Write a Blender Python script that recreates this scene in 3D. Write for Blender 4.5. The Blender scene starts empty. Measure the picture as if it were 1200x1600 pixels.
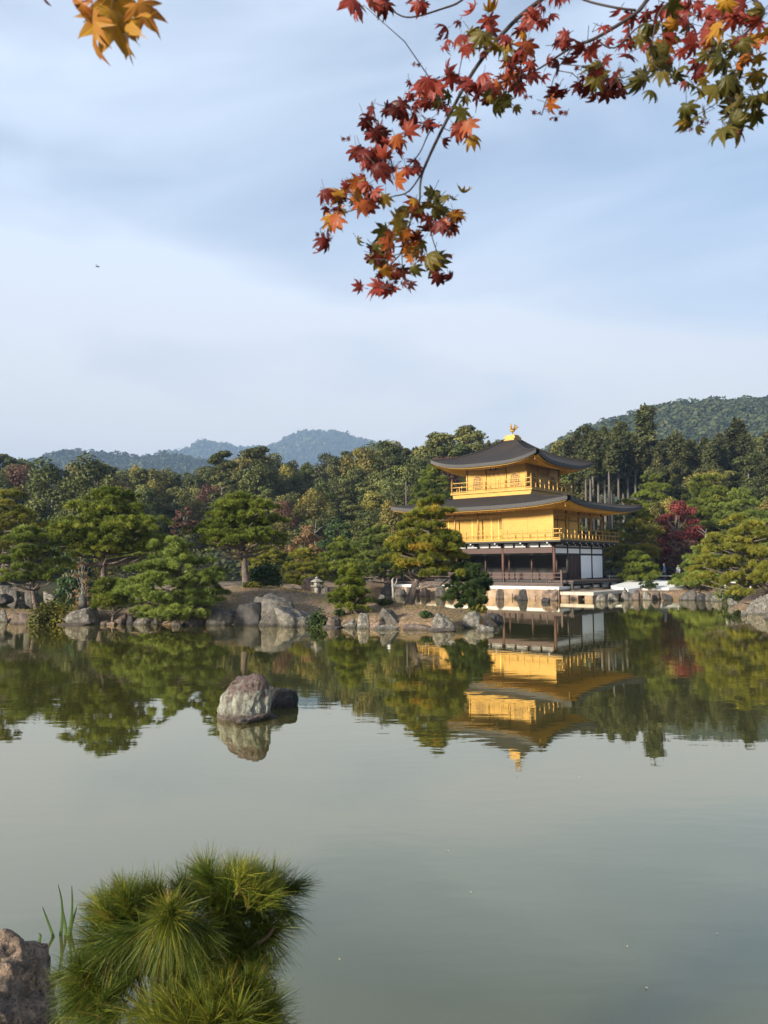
import bpy, bmesh, math, random
import numpy as np
from mathutils import Vector, Matrix, noise as mn

S = bpy.context.scene
COL = S.collection
rad = math.radians

# ------------------------------------------------------------------ camera
CAM_H = 2.42
PITCH, ROLL, F = 0.069, 0.0052, 1200.0
cd = bpy.data.cameras.new('camera')
cam = bpy.data.objects.new('camera', cd)
COL.objects.link(cam)
cam.matrix_world = Matrix.Translation((0, 0, CAM_H)) @ Matrix.Rotation(rad(90) + PITCH, 4, 'X') @ Matrix.Rotation(-ROLL, 4, 'Z')
cd.sensor_fit = 'VERTICAL'
cd.sensor_height = 36
cd.lens = F / 1600 * 36
cd.clip_start = 0.05
cd.clip_end = 12000
cd.dof.use_dof = True
cd.dof.focus_distance = 45
cd.dof.aperture_fstop = 9
S.camera = cam
CM = cam.matrix_world.to_3x3()

# ------------------------------------------------------------------ light
SUN_EL, SUN_AZ = rad(14), math.atan2(-0.76, -0.65)      # azimuth from +Y towards +X
sun_dir = Vector((math.sin(SUN_AZ) * math.cos(SUN_EL), math.cos(SUN_AZ) * math.cos(SUN_EL), math.sin(SUN_EL)))
sd = bpy.data.lights.new('sun', 'SUN')
sd.energy = 4.7
sd.angle = rad(8)
sd.color = (1.0, 0.91, 0.76)
sun = bpy.data.objects.new('sun', sd)
COL.objects.link(sun)
sun.rotation_euler = sun_dir.to_track_quat('Z', 'Y').to_euler()

W = bpy.data.worlds.new('World')
S.world = W
W.use_nodes = True
nt = W.node_tree
nt.nodes.clear()
wo = nt.nodes.new('ShaderNodeOutputWorld')
bg = nt.nodes.new('ShaderNodeBackground')
sky = nt.nodes.new('ShaderNodeTexSky')
sky.sky_type = 'NISHITA'
sky.sun_disc = False
sky.sun_elevation = SUN_EL
sky.sun_rotation = SUN_AZ
sky.air_density = 1.0
sky.dust_density = 1.2
sky.ozone_density = 2.0
tc = nt.nodes.new('ShaderNodeTexCoord')
mp = nt.nodes.new('ShaderNodeMapping')
mp.inputs['Scale'].default_value = (1.0, 0.8, 3.2)
mp.inputs['Rotation'].default_value = (0.15, 0.45, 0.9)
nz = nt.nodes.new('ShaderNodeTexNoise')
nz.inputs['Scale'].default_value = 1.7
nz.inputs['Detail'].default_value = 6
nz.inputs['Roughness'].default_value = 0.45
nz.inputs['Distortion'].default_value = 0.5
rmp = nt.nodes.new('ShaderNodeMapRange')
rmp.inputs['From Min'].default_value = 0.37
rmp.inputs['From Max'].default_value = 0.62
rmp.inputs['To Min'].default_value = 0.28
rmp.inputs['To Max'].default_value = 0.92
# veil is thicker towards the horizon
sep = nt.nodes.new('ShaderNodeSeparateXYZ')
hz = nt.nodes.new('ShaderNodeMapRange')
hz.inputs['From Min'].default_value = 0.0
hz.inputs['From Max'].default_value = 0.42
hz.inputs['To Min'].default_value = 0.50
hz.inputs['To Max'].default_value = 0.0
add = nt.nodes.new('ShaderNodeMath')
add.operation = 'ADD'
add.use_clamp = True
cl = nt.nodes.new('ShaderNodeMix')
cl.data_type = 'RGBA'
vr = nt.nodes.new('ShaderNodeMix')                    # thin cloud veil, same scale as the sky texture: whiter low down, bluer high up
vr.data_type = 'RGBA'
vr.inputs[6].default_value = (5.5, 5.0, 4.45, 1)
vr.inputs[7].default_value = (4.6, 5.25, 6.3, 1)
vg = nt.nodes.new('ShaderNodeMapRange')
vg.inputs['From Min'].default_value = 0.10
vg.inputs['From Max'].default_value = 0.42
nt.links.new(tc.outputs['Generated'], mp.inputs['Vector'])
nt.links.new(mp.outputs[0], nz.inputs['Vector'])
nt.links.new(nz.outputs['Fac'], rmp.inputs['Value'])
nt.links.new(tc.outputs['Generated'], sep.inputs[0])
nt.links.new(sep.outputs['Z'], hz.inputs['Value'])
nt.links.new(rmp.outputs[0], add.inputs[0])
sx = nt.nodes.new('ShaderNodeMath')                   # the veil thins out towards the right (east)
sx.operation = 'MULTIPLY_ADD'
sx.inputs[1].default_value = -0.45
nt.links.new(sep.outputs['X'], sx.inputs[0])
nt.links.new(hz.outputs[0], sx.inputs[2])
nt.links.new(sx.outputs[0], add.inputs[1])
nt.links.new(add.outputs[0], cl.inputs[0])
nt.links.new(sky.outputs[0], cl.inputs[6])
nt.links.new(sep.outputs['Z'], vg.inputs['Value'])
nt.links.new(vg.outputs[0], vr.inputs[0])
nt.links.new(vr.outputs[2], cl.inputs[7])
nt.links.new(cl.outputs[2], bg.inputs['Color'])
bg.inputs['Strength'].default_value = 0.0895
nt.links.new(bg.outputs[0], wo.inputs['Surface'])

S.view_settings.view_transform = 'Standard'
S.view_settings.look = 'None'
S.view_settings.exposure = 1.05
S.view_settings.gamma = 1.0
S.render.engine = 'CYCLES'
S.cycles.use_denoising = True
S.cycles.max_bounces = 8
S.cycles.diffuse_bounces = 3
S.cycles.glossy_bounces = 3
S.cycles.transmission_bounces = 3
S.cycles.transparent_max_bounces = 4
S.cycles.volume_bounces = 0
S.cycles.sample_clamp_indirect = 6

# ------------------------------------------------------------------ helpers
def ray(px, py):
    return CM @ Vector(((px - 600) / F, -(py - 800) / F, -1))

def at(px, py, z=0.0):
    d = ray(px, py)
    k = (z - CAM_H) / d.z
    return Vector((0, 0, CAM_H)) + d * k

def atY(px, py, Y):
    d = ray(px, py)
    return Vector((0, 0, CAM_H)) + d * (Y / d.y)

class MB:
    """collects simple shapes into one mesh"""
    def __init__(s):
        s.v = []; s.f = []; s.sm = []
    def add(s, vs, fs, smooth=False):
        n = len(s.v)
        s.v += [tuple(v) for v in vs]
        s.f += [tuple(i + n for i in f) for f in fs]
        s.sm += [smooth] * len(fs)
    def box(s, x0, x1, y0, y1, z0, z1, M=None):
        vs = [Vector((x, y, z)) for z in (z0, z1) for x, y in ((x0, y0), (x1, y0), (x1, y1), (x0, y1))]
        if M is not None: vs = [M @ v for v in vs]
        s.add(vs, [(3, 2, 1, 0), (4, 5, 6, 7), (0, 1, 5, 4), (1, 2, 6, 5), (2, 3, 7, 6), (3, 0, 4, 7)])
    def bar(s, a, b, w, h=None):
        h = h or w
        a = Vector(a); b = Vector(b); d = (b - a)
        L = d.length
        if L < 1e-6: return
        q = d.to_track_quat('Y', 'Z').to_matrix().to_4x4()
        s.box(-w / 2, w / 2, 0, L, -h / 2, h / 2, Matrix.Translation(a) @ q)
    def tube(s, pts, rs, n=8, caps=True):
        pts = [Vector(p) for p in pts]
        if not hasattr(rs, '__len__'): rs = [rs] * len(pts)
        up = None; rings = []
        for i, p in enumerate(pts):
            t = (pts[min(i + 1, len(pts) - 1)] - pts[max(i - 1, 0)])
            if t.length < 1e-9: t = Vector((0, 0, 1))
            t.normalize()
            if up is None:
                up = t.orthogonal().normalized()
            up = (up - t * up.dot(t))
            if up.length < 1e-6: up = t.orthogonal()
            up.normalize()
            bq = t.cross(up)
            rings.append([p + (up * math.cos(2 * math.pi * k / n) + bq * math.sin(2 * math.pi * k / n)) * rs[i] for k in range(n)])
        vs = [v for r in rings for v in r]
        fs = []
        for i in range(len(pts) - 1):
            for k in range(n):
                k2 = (k + 1) % n
                fs.append((i * n + k, i * n + k2, (i + 1) * n + k2, (i + 1) * n + k))
        if caps:
            fs.append(tuple(range(n - 1, -1, -1)))
            fs.append(tuple((len(pts) - 1) * n + k for k in range(n)))
        s.add(vs, fs, True)
    def lathe(s, prof, n=16, c=(0, 0, 0), sq=False):
        vs = []; fs = []
        for r, z in prof:
            for k in range(n):
                a = 2 * math.pi * (k + .5) / n
                vs.append((c[0] + r * math.cos(a), c[1] + r * math.sin(a), c[2] + z))
        for i in range(len(prof) - 1):
            for k in range(n):
                k2 = (k + 1) % n
                fs.append((i * n + k, i * n + k2, (i + 1) * n + k2, (i + 1) * n + k))
        fs.append(tuple(range(n - 1, -1, -1)))
        fs.append(tuple((len(prof) - 1) * n + k for k in range(n)))
        s.add(vs, fs, not sq)
    def grid(s, P, smooth=True, flip=False):
        r = len(P); c = len(P[0])
        vs = [p for row in P for p in row]
        fs = []
        for i in range(r - 1):
            for j in range(c - 1):
                q = (i * c + j, i * c + j + 1, (i + 1) * c + j + 1, (i + 1) * c + j)
                fs.append(q[::-1] if flip else q)
        s.add(vs, fs, smooth)
    def prism(s, outline, depth, M):
        """outline in local XZ, extruded along local Y by depth"""
        n = len(outline)
        vs = [M @ Vector((x, 0, z)) for x, z in outline] + [M @ Vector((x, depth, z)) for x, z in outline]
        fs = [tuple(range(n)), tuple(range(2 * n - 1, n - 1, -1))]
        fs += [(i, i + n, (i + 1) % n + n, (i + 1) % n) for i in range(n)]
        s.add(vs, fs)
    def build(s, name, mat, parent=None):
        me = bpy.data.meshes.new(name)
        me.from_pydata(s.v, [], s.f)
        me.polygons.foreach_set('use_smooth', s.sm)
        bm = bmesh.new(); bm.from_mesh(me)
        bmesh.ops.recalc_face_normals(bm, faces=bm.faces)
        bm.to_mesh(me); bm.free()
        me.materials.append(mat)
        return link(name, me, parent)

def link(name, me, parent=None):
    o = bpy.data.objects.new(name, me)
    COL.objects.link(o)
    if parent is not None: o.parent = parent
    return o

def npmesh(name, V, Fc, mat, tint=None, smooth=False):
    V = np.ascontiguousarray(V, dtype=np.float32); Fc = np.ascontiguousarray(Fc, dtype=np.int32)
    me = bpy.data.meshes.new(name)
    n, k = Fc.shape
    me.vertices.add(len(V)); me.vertices.foreach_set('co', V.ravel())
    me.loops.add(n * k); me.loops.foreach_set('vertex_index', Fc.ravel())
    me.polygons.add(n)
    me.polygons.foreach_set('loop_start', np.arange(0, n * k, k, dtype=np.int32))
    me.polygons.foreach_set('loop_total', np.full(n, k, dtype=np.int32))
    me.polygons.foreach_set('use_smooth', np.full(n, smooth))
    me.update(calc_edges=True)
    if tint is not None:
        at_ = me.attributes.new('tint', 'FLOAT', 'FACE')
        at_.data.foreach_set('value', np.ascontiguousarray(tint, dtype=np.float32))
    me.materials.append(mat)
    return me

def empty(name, loc=(0, 0, 0), rz=0.0):
    o = bpy.data.objects.new(name, None)
    o.empty_display_size = .3
    COL.objects.link(o)
    o.location = loc; o.rotation_euler = (0, 0, rz)
    return o

def tag(o, label=None, cat=None, group=None, kind=None):
    if label: o['label'] = label
    if cat: o['category'] = cat
    if group: o['group'] = group
    if kind: o['kind'] = kind
    return o

# ------------------------------------------------------------------ materials
MATS = {}
def newmat(name):
    m = bpy.data.materials.new(name); m.use_nodes = True
    MATS[name] = m
    return m, m.node_tree, m.node_tree.nodes['Principled BSDF']

def ramp(nt, fac, stops):
    r = nt.nodes.new('ShaderNodeValToRGB')
    e = r.color_ramp.elements
    while len(e) < len(stops): e.new(0.5)
    for i, (p, c) in enumerate(stops):
        e[i].position = p; e[i].color = (*c, 1)
    nt.links.new(fac, r.inputs[0])
    return r.outputs[0]

def noisef(nt, vec, scale, detail=4, rough=.55, dist=0.0):
    n = nt.nodes.new('ShaderNodeTexNoise')
    n.inputs['Scale'].default_value = scale; n.inputs['Detail'].default_value = detail
    n.inputs['Roughness'].default_value = rough; n.inputs['Distortion'].default_value = dist
    if vec is not None: nt.links.new(vec, n.inputs['Vector'])
    return n.outputs['Fac']

def mixc(nt, fac, a, b, mode='MIX'):
    m = nt.nodes.new('ShaderNodeMix'); m.data_type = 'RGBA'; m.blend_type = mode
    for sock, v in ((m.inputs[0], fac), (m.inputs[6], a), (m.inputs[7], b)):
        if isinstance(v, (int, float)): sock.default_value = v
        elif isinstance(v, tuple): sock.default_value = (*v, 1)
        else: nt.links.new(v, sock)
    return m.outputs[2]

def mapr(nt, v, a, b, c=0.0, d=1.0):
    m = nt.nodes.new('ShaderNodeMapRange')
    for i, x in zip(('From Min', 'From Max', 'To Min', 'To Max'), (a, b, c, d)): m.inputs[i].default_value = x
    nt.links.new(v, m.inputs['Value'])
    return m.outputs[0]

def bump(nt, b, h, strength, dist):
    n = nt.nodes.new('ShaderNodeBump')
    n.inputs['Strength'].default_value = strength; n.inputs['Distance'].default_value = dist
    nt.links.new(h, n.inputs['Height'])
    nt.links.new(n.outputs[0], b.inputs['Normal'])

def texco(nt, which='Object'):
    return nt.nodes.new('ShaderNodeTexCoord').outputs[which]

def geopos(nt):
    return nt.nodes.new('ShaderNodeNewGeometry').outputs['Position']

def plain(name, col, rough=.7, metal=0.0, var=.25, scale=6.0, bumps=.0, bscale=30):
    m, nt, b = newmat(name)
    tcx = texco(nt)
    n = noisef(nt, tcx, scale)
    lo = tuple(c * (1 - var) for c in col); hi = tuple(min(1, c * (1 + var)) for c in col)
    nt.links.new(ramp(nt, n, [(.3, lo), (.7, hi)]), b.inputs['Base Color'])
    b.inputs['Roughness'].default_value = rough; b.inputs['Metallic'].default_value = metal
    if bumps:
        bump(nt, b, noisef(nt, tcx, bscale), bumps, .02)
    return m

def foliage(name, cols, rnd=.35, trans=.3, huer=.0, rough=.6):
    """cols: colours for tint 0..1; per-object brightness varies by rnd"""
    m, nt, b = newmat(name)
    a = nt.nodes.new('ShaderNodeAttribute'); a.attribute_name = 'tint'
    k = len(cols)
    c = ramp(nt, a.outputs['Fac'], [(i / (k - 1), cc) for i, cc in enumerate(cols)])
    oi = nt.nodes.new('ShaderNodeObjectInfo')
    hsv = nt.nodes.new('ShaderNodeHueSaturation')
    nt.links.new(c, hsv.inputs['Color'])
    nt.links.new(mapr(nt, oi.outputs['Random'], 0, 1, 1 - rnd, 1 + rnd), hsv.inputs['Value'])
    if huer:
        mm = nt.nodes.new('ShaderNodeMath'); mm.operation = 'FRACT'
        m2 = nt.nodes.new('ShaderNodeMath'); m2.operation = 'MULTIPLY'; m2.inputs[1].default_value = 7.31
        nt.links.new(oi.outputs['Random'], m2.inputs[0]); nt.links.new(m2.outputs[0], mm.inputs[0])
        nt.links.new(mapr(nt, mm.outputs[0], 0, 1, .5 - huer, .5 + huer), hsv.inputs['Hue'])
    nt.links.new(hsv.outputs[0], b.inputs['Base Color'])
    b.inputs['Roughness'].default_value = rough
    b.inputs['Specular IOR Level'].default_value = .25
    if trans:
        t = nt.nodes.new('ShaderNodeBsdfTranslucent')
        nt.links.new(hsv.outputs[0], t.inputs['Color'])
        ms = nt.nodes.new('ShaderNodeMixShader'); ms.inputs[0].default_value = trans
        nt.links.new(b.outputs[0], ms.inputs[1]); nt.links.new(t.outputs[0], ms.inputs[2])
        nt.links.new(ms.outputs[0], nt.nodes['Material Output'].inputs['Surface'])
    return m

def rockmat(name, dark, mid, lich, lf=.55, scale=1.0, stain=None, top=None):
    m, nt, b = newmat(name)
    tcx = texco(nt)
    n1 = noisef(nt, tcx, 2.2 * scale, 8, .62, .4)
    n2 = noisef(nt, tcx, 8.5 * scale, 12, .74, .6)
    n3 = noisef(nt, tcx, 24 * scale, 6, .7)
    base = ramp(nt, n1, [(.32, dark), (.62, mid)])
    lic = mapr(nt, n2, lf - .05, lf + .13, 0, .85)
    c = mixc(nt, lic, base, lich)
    c = mixc(nt, mapr(nt, n3, .53, .64, 0, .85), c, tuple(x * .30 for x in dark))
    n5 = noisef(nt, tcx, 40 * scale, 4, .7)
    c = mixc(nt, mapr(nt, n5, .60, .68, 0, .7), c, tuple(min(.6, x * 1.25) for x in lich))
    if stain:
        n4 = noisef(nt, tcx, 1.6 * scale, 3)
        c = mixc(nt, mapr(nt, n4, .56, .62, 0, .9), c, stain)
    if top:      # lichen crust that grows on the crown of the stone
        so = nt.nodes.new('ShaderNodeSeparateXYZ'); nt.links.new(tcx, so.inputs[0])
        ma = nt.nodes.new('ShaderNodeMath'); ma.operation = 'MULTIPLY_ADD'; ma.inputs[1].default_value = 1.3
        nt.links.new(n2, ma.inputs[0]); nt.links.new(so.outputs['Z'], ma.inputs[2])
        c = mixc(nt, mapr(nt, ma.outputs[0], .92, 1.16, 0, .75), c, top)
    z = nt.nodes.new('ShaderNodeSeparateXYZ'); nt.links.new(geopos(nt), z.inputs[0])
    wet = mapr(nt, z.outputs['Z'], 0.03, 0.12, .42, 1.0)       # wet foot at the waterline
    hs = nt.nodes.new('ShaderNodeHueSaturation'); nt.links.new(c, hs.inputs['Color']); nt.links.new(wet, hs.inputs['Value'])
    nt.links.new(hs.outputs[0], b.inputs['Base Color'])
    b.inputs['Roughness'].default_value = .85
    mix = nt.nodes.new('ShaderNodeMath'); mix.operation = 'ADD'
    nt.links.new(n2, mix.inputs[0]); nt.links.new(n3, mix.inputs[1])
    bump(nt, b, mix.outputs[0], 1.0, .08 / scale)
    return m

def wood(name, c0, c1, rough=.7, scale=3, stretch=(1, 1, .12), metal=0):
    m, nt, b = newmat(name)
    mp = nt.nodes.new('ShaderNodeMapping'); mp.inputs['Scale'].default_value = stretch
    nt.links.new(texco(nt), mp.inputs['Vector'])
    n = noisef(nt, mp.outputs[0], scale * 5, 6, .6)
    nt.links.new(ramp(nt, n, [(.3, c0), (.7, c1)]), b.inputs['Base Color'])
    b.inputs['Roughness'].default_value = rough; b.inputs['Metallic'].default_value = metal
    bump(nt, b, n, .3, .02)
    return m

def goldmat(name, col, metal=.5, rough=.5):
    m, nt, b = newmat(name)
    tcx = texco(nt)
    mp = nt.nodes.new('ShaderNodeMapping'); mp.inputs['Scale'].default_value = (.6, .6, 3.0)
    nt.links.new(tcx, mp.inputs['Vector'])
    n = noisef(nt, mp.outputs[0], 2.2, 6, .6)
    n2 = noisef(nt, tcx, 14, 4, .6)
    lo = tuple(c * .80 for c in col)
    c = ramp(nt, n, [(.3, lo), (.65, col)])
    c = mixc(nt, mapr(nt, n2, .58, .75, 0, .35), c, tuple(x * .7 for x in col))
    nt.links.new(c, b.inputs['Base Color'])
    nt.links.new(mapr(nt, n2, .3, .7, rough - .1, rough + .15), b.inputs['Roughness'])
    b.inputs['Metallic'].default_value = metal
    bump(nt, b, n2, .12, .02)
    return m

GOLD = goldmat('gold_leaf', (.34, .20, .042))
GOLD_BOUNCE_LIT = goldmat('gold_leaf_bounce_lit', (.90, .54, .085), .25, .5)  # brighter gold for shaded eaves and recesses, wall bounce put into the colour
BARK_ROOF = wood('bark_shingle', (.007, .005, .004), (.017, .0115, .0095), .85, 5, (1, 1, 1))
_nt = BARK_ROOF.node_tree; _b = _nt.nodes['Principled BSDF']
_src = _b.inputs['Base Color'].links[0].from_socket
_st = mapr(_nt, noisef(_nt, texco(_nt), .9, 6, .65, .6), .48, .66, 0, .55)
_nt.links.new(mixc(_nt, _st, _src, (.031, .021, .016)), _b.inputs['Base Color'])
_wv = _nt.nodes.new('ShaderNodeTexWave'); _wv.bands_direction = 'Z'; _wv.inputs['Scale'].default_value = 2.6; _wv.inputs['Distortion'].default_value = 1.2; _wv.inputs['Detail'].default_value = 3
_nt.links.new(texco(_nt), _wv.inputs['Vector'])
_bp = _nt.nodes.new('ShaderNodeBump'); _bp.inputs['Strength'].default_value = .5; _bp.inputs['Distance'].default_value = .03
_nt.links.new(_wv.outputs['Fac'], _bp.inputs['Height']); _nt.links.new(_b.inputs['Normal'].links[0].from_socket, _bp.inputs['Normal']); _nt.links.new(_bp.outputs[0], _b.inputs['Normal'])
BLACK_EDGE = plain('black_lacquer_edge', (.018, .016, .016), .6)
DARKWOOD = wood('dark_red_wood', (.024, .008, .006), (.058, .020, .014), .6)
BROWNWOOD = wood('brown_wood', (.046, .020, .014), (.105, .046, .031), .7)
GREYWOOD = wood('weathered_wood', (.045, .030, .026), (.115, .082, .070), .8)
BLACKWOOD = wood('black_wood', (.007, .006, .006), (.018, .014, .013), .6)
FRIEZE = plain('frieze_plaster', (.42, .42, .43), .85, 0, .10)
COPING = plain('pale_coping', (.56, .55, .53), .9, 0, .15, 1.5)
WHITEP = plain('white_plaster', (.80, .82, .86), .8, 0, .04)
PAPER = plain('shoji_paper', (.82, .85, .90), .8, 0, .02)
STONEWALL = plain('orange_stone', (.26, .18, .12), .9, 0, .35, 2.2, .6, 9)
PALESTONE = plain('pale_stone', (.42, .37, .31), .9, 0, .25, 2.5, .5, 12)
SAND = plain('white_sand', (.74, .73, .70), .95, 0, .08, 1.5)
LANTERN = plain('lantern_stone', (.23, .215, .185), .9, 0, .4, 9, .8, 25)
BARK = wood('pine_bark', (.045, .032, .026), (.16, .125, .105), .95, 3, (1, 1, .35))
GREYBARK = wood('grey_bark', (.13, .115, .10), (.30, .27, .24), .95, 3, (1, 1, .2))
DEADWOOD = wood('dead_wood', (.38, .36, .33), (.62, .60, .56), .9, 3, (1, 1, .2))
SNAG = wood('grey_snag', (.16, .15, .135), (.34, .32, .29), .9, 3, (1, 1, .2))
POLEBARK = wood('pole_bark', (.055, .048, .042), (.15, .135, .12), .95, 3, (1, 1, .2))
SHOOT = wood('pine_shoot', (.055, .032, .018), (.14, .085, .05), .9, 6, (1, 1, .4))
FALLEN = plain('fallen_leaf_tan', (.50, .42, .30), .8)
TWIG = plain('maple_twig', (.035, .026, .024), .8)

ROCKS = dict(
    grey=rockmat('grey_rock', (.045, .040, .034), (.15, .135, .115), (.34, .32, .27), .58),
    pale=rockmat('pale_lichen_rock', (.055, .048, .040), (.18, .16, .135), (.40, .38, .32), .52),
    dark=rockmat('dark_rock', (.018, .017, .018), (.075, .068, .065), (.26, .25, .24), .66),
    rosy=rockmat('rosy_rock', (.060, .042, .032), (.19, .14, .11), (.36, .32, .26), .58),
    stain=rockmat('stained_rock', (.07, .062, .05), (.26, .24, .20), (.50, .48, .40), .55, 1.0, (.30, .13, .03)),
    green=rockmat('greenish_rock', (.055, .050, .040), (.22, .22, .175), (.44, .47, .39), .49, 1.5, None, (.115, .075, .066)),
    fore=rockmat('brown_foreground_rock', (.075, .055, .042), (.24, .18, .135), (.56, .38, .25), .52, 1.6),
    sandy=rockmat('orange_rock', (.16, .10, .07), (.42, .29, .21), (.55, .46, .38), .62),
)

PINE = foliage('pine_needles', [(.038, .056, .008), (.132, .166, .018), (.28, .29, .040)], .12, 0.3)
PINE_Y = foliage('yellow_pine_needles', [(.060, .070, .010), (.180, .182, .022), (.33, .29, .042)], .10, 0.28)
PINE_B = foliage('bright_pine_needles', [(.060, .086, .014), (.175, .220, .036), (.30, .33, .065)], .10, 0.3)
PINE_P = foliage('pale_pine_needles', [(.075, .105, .018), (.21, .265, .050), (.36, .40, .085)], .06, .3)
PINE_O = foliage('autumn_pine_needles', [(.042, .060, .008), (.135, .155, .016), (.26, .25, .028), (.44, .23, .022)], .08, 0.3)
PINE_D = foliage('dark_pine_needles', [(.016, .034, .009), (.040, .068, .016), (.085, .118, .026)], .15, 0.2)
LEAF_G = foliage('forest_leaves', [(.032, .043, .010), (.088, .098, .024), (.185, .178, .046)], .42, 0.2, .02)
LEAF_Y = foliage('yellowing_leaves', [(.060, .058, .012), (.135, .120, .024), (.24, .19, .04)], .30, 0.15, .012)
LEAF_D = foliage('dark_cedar_leaves', [(.024, .030, .010), (.064, .068, .020), (.13, .122, .038)], .35, 0.15, .015)
LEAF_R = foliage('maple_red_leaves', [(.060, .014, .013), (.165, .030, .025), (.28, .065, .045)], .15, 0.25)
LEAF_RB = foliage('russet_leaves', [(.055, .028, .018), (.13, .060, .040), (.20, .11, .07)], .25, .25)
LEAF_T = foliage('tan_leaves', [(.12, .070, .03), (.22, .135, .06), (.32, .20, .09)], .15, .25)
SHRUB = foliage('shrub_leaves', [(.022, .036, .009), (.060, .080, .016), (.13, .14, .030)], .2, .22)
SHRUB_Y = foliage('golden_shrub_leaves', [(.040, .05, .010), (.11, .11, .016), (.30, .25, .03)], .15, .22)
FERN = foliage('fern_leaves', [(.018, .036, .010), (.045, .075, .020), (.08, .12, .03)], .15, .22)
FARLEAF = foliage('far_forest_leaves', [(.020, .032, .010), (.050, .064, .020), (.11, .11, .035)], 0, 0.1)
UNDER = foliage('undergrowth_leaves', [(.016, .022, .008), (.036, .045, .014), (.075, .075, .02)], 0, .15)
NEAR_NEEDLE = foliage('long_pine_needles', [(.014, .027, .006), (.044, .074, .010), (.100, .132, .017), (.30, .28, .03), (.20, .10, .035)], 0, .3, 0, .45)
GRASS = foliage('dry_grass', [(.075, .070, .014), (.18, .142, .045), (.33, .235, .10)], 0, .2)
REED = foliage('reed_blades', [(.05, .085, .02), (.10, .14, .04)], 0, .3)
MLEAF = foliage('maple_foliage', [(.055, .010, .008), (.165, .022, .016), (.27, .048, .032), (.32, .085, .018), (.36, .19, .018), (.105, .085, .016), (.060, .060, .012)], 0, .38, 0, .45)
BLUE = plain('blue_jacket', (.12, .22, .48), .8)
GREYCLOTH = plain('grey_cloth', (.10, .10, .12), .9)
WHITECLOTH = plain('white_cloth', (.75, .75, .76), .9)
SKIN = plain('skin', (.52, .34, .25), .6, 0, .05)
HAIR = plain('dark_hair', (.02, .016, .014), .6)

def watermat():
    m, nt, b = newmat('pond_water')
    nt.nodes.remove(b)
    out = nt.nodes['Material Output']
    pos = geopos(nt)
    dif = nt.nodes.new('ShaderNodeBsdfDiffuse')
    n0 = noisef(nt, pos, .12, 3)
    nt.links.new(ramp(nt, n0, [(.3, (.058, .056, .014)), (.7, (.070, .068, .018))]), dif.inputs['Color'])
    gl = nt.nodes.new('ShaderNodeBsdfGlossy')
    gl.inputs['Roughness'].default_value = .015
    gl.inputs['Color'].default_value = (1.0, .955, .80, 1)
    mp = nt.nodes.new('ShaderNodeMapping'); mp.inputs['Scale'].default_value = (.55, 1.3, 1)
    nt.links.new(pos, mp.inputs['Vector'])
    w1 = noisef(nt, mp.outputs[0], 1.6, 2, .5, .3)
    w2 = noisef(nt, mp.outputs[0], 5.5, 2, .5)
    patch = mapr(nt, noisef(nt, pos, .16, 2), .42, .62, .35, 1.0)
    s = nt.nodes.new('ShaderNodeMath'); s.operation = 'MULTIPLY_ADD'; s.inputs[1].default_value = .30
    nt.links.new(w2, s.inputs[0]); nt.links.new(w1, s.inputs[2])
    s2 = nt.nodes.new('ShaderNodeMath'); s2.operation = 'MULTIPLY'
    nt.links.new(s.outputs[0], s2.inputs[0]); nt.links.new(patch, s2.inputs[1])
    bp = nt.nodes.new('ShaderNodeBump'); bp.inputs['Strength'].default_value = 1.0; bp.inputs['Distance'].default_value = .0028
    nt.links.new(s2.outputs[0], bp.inputs['Height'])
    nt.links.new(bp.outputs[0], gl.inputs['Normal'])
    lw = nt.nodes.new('ShaderNodeLayerWeight'); lw.inputs['Blend'].default_value = .5
    nt.links.new(bp.outputs[0], lw.inputs['Normal'])
    pw = nt.nodes.new('ShaderNodeMath'); pw.operation = 'POWER'; pw.inputs[1].default_value = 2.4
    nt.links.new(lw.outputs['Facing'], pw.inputs[0])
    fr = nt.nodes.new('ShaderNodeMath'); fr.operation = 'MULTIPLY_ADD'; fr.inputs[1].default_value = .96; fr.inputs[2].default_value = .03
    nt.links.new(pw.outputs[0], fr.inputs[0])
    ms = nt.nodes.new('ShaderNodeMixShader')
    nt.links.new(fr.outputs[0], ms.inputs[0]); nt.links.new(dif.outputs[0], ms.inputs[1]); nt.links.new(gl.outputs[0], ms.inputs[2])
    nt.links.new(ms.outputs[0], out.inputs['Surface'])
    return m
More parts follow.
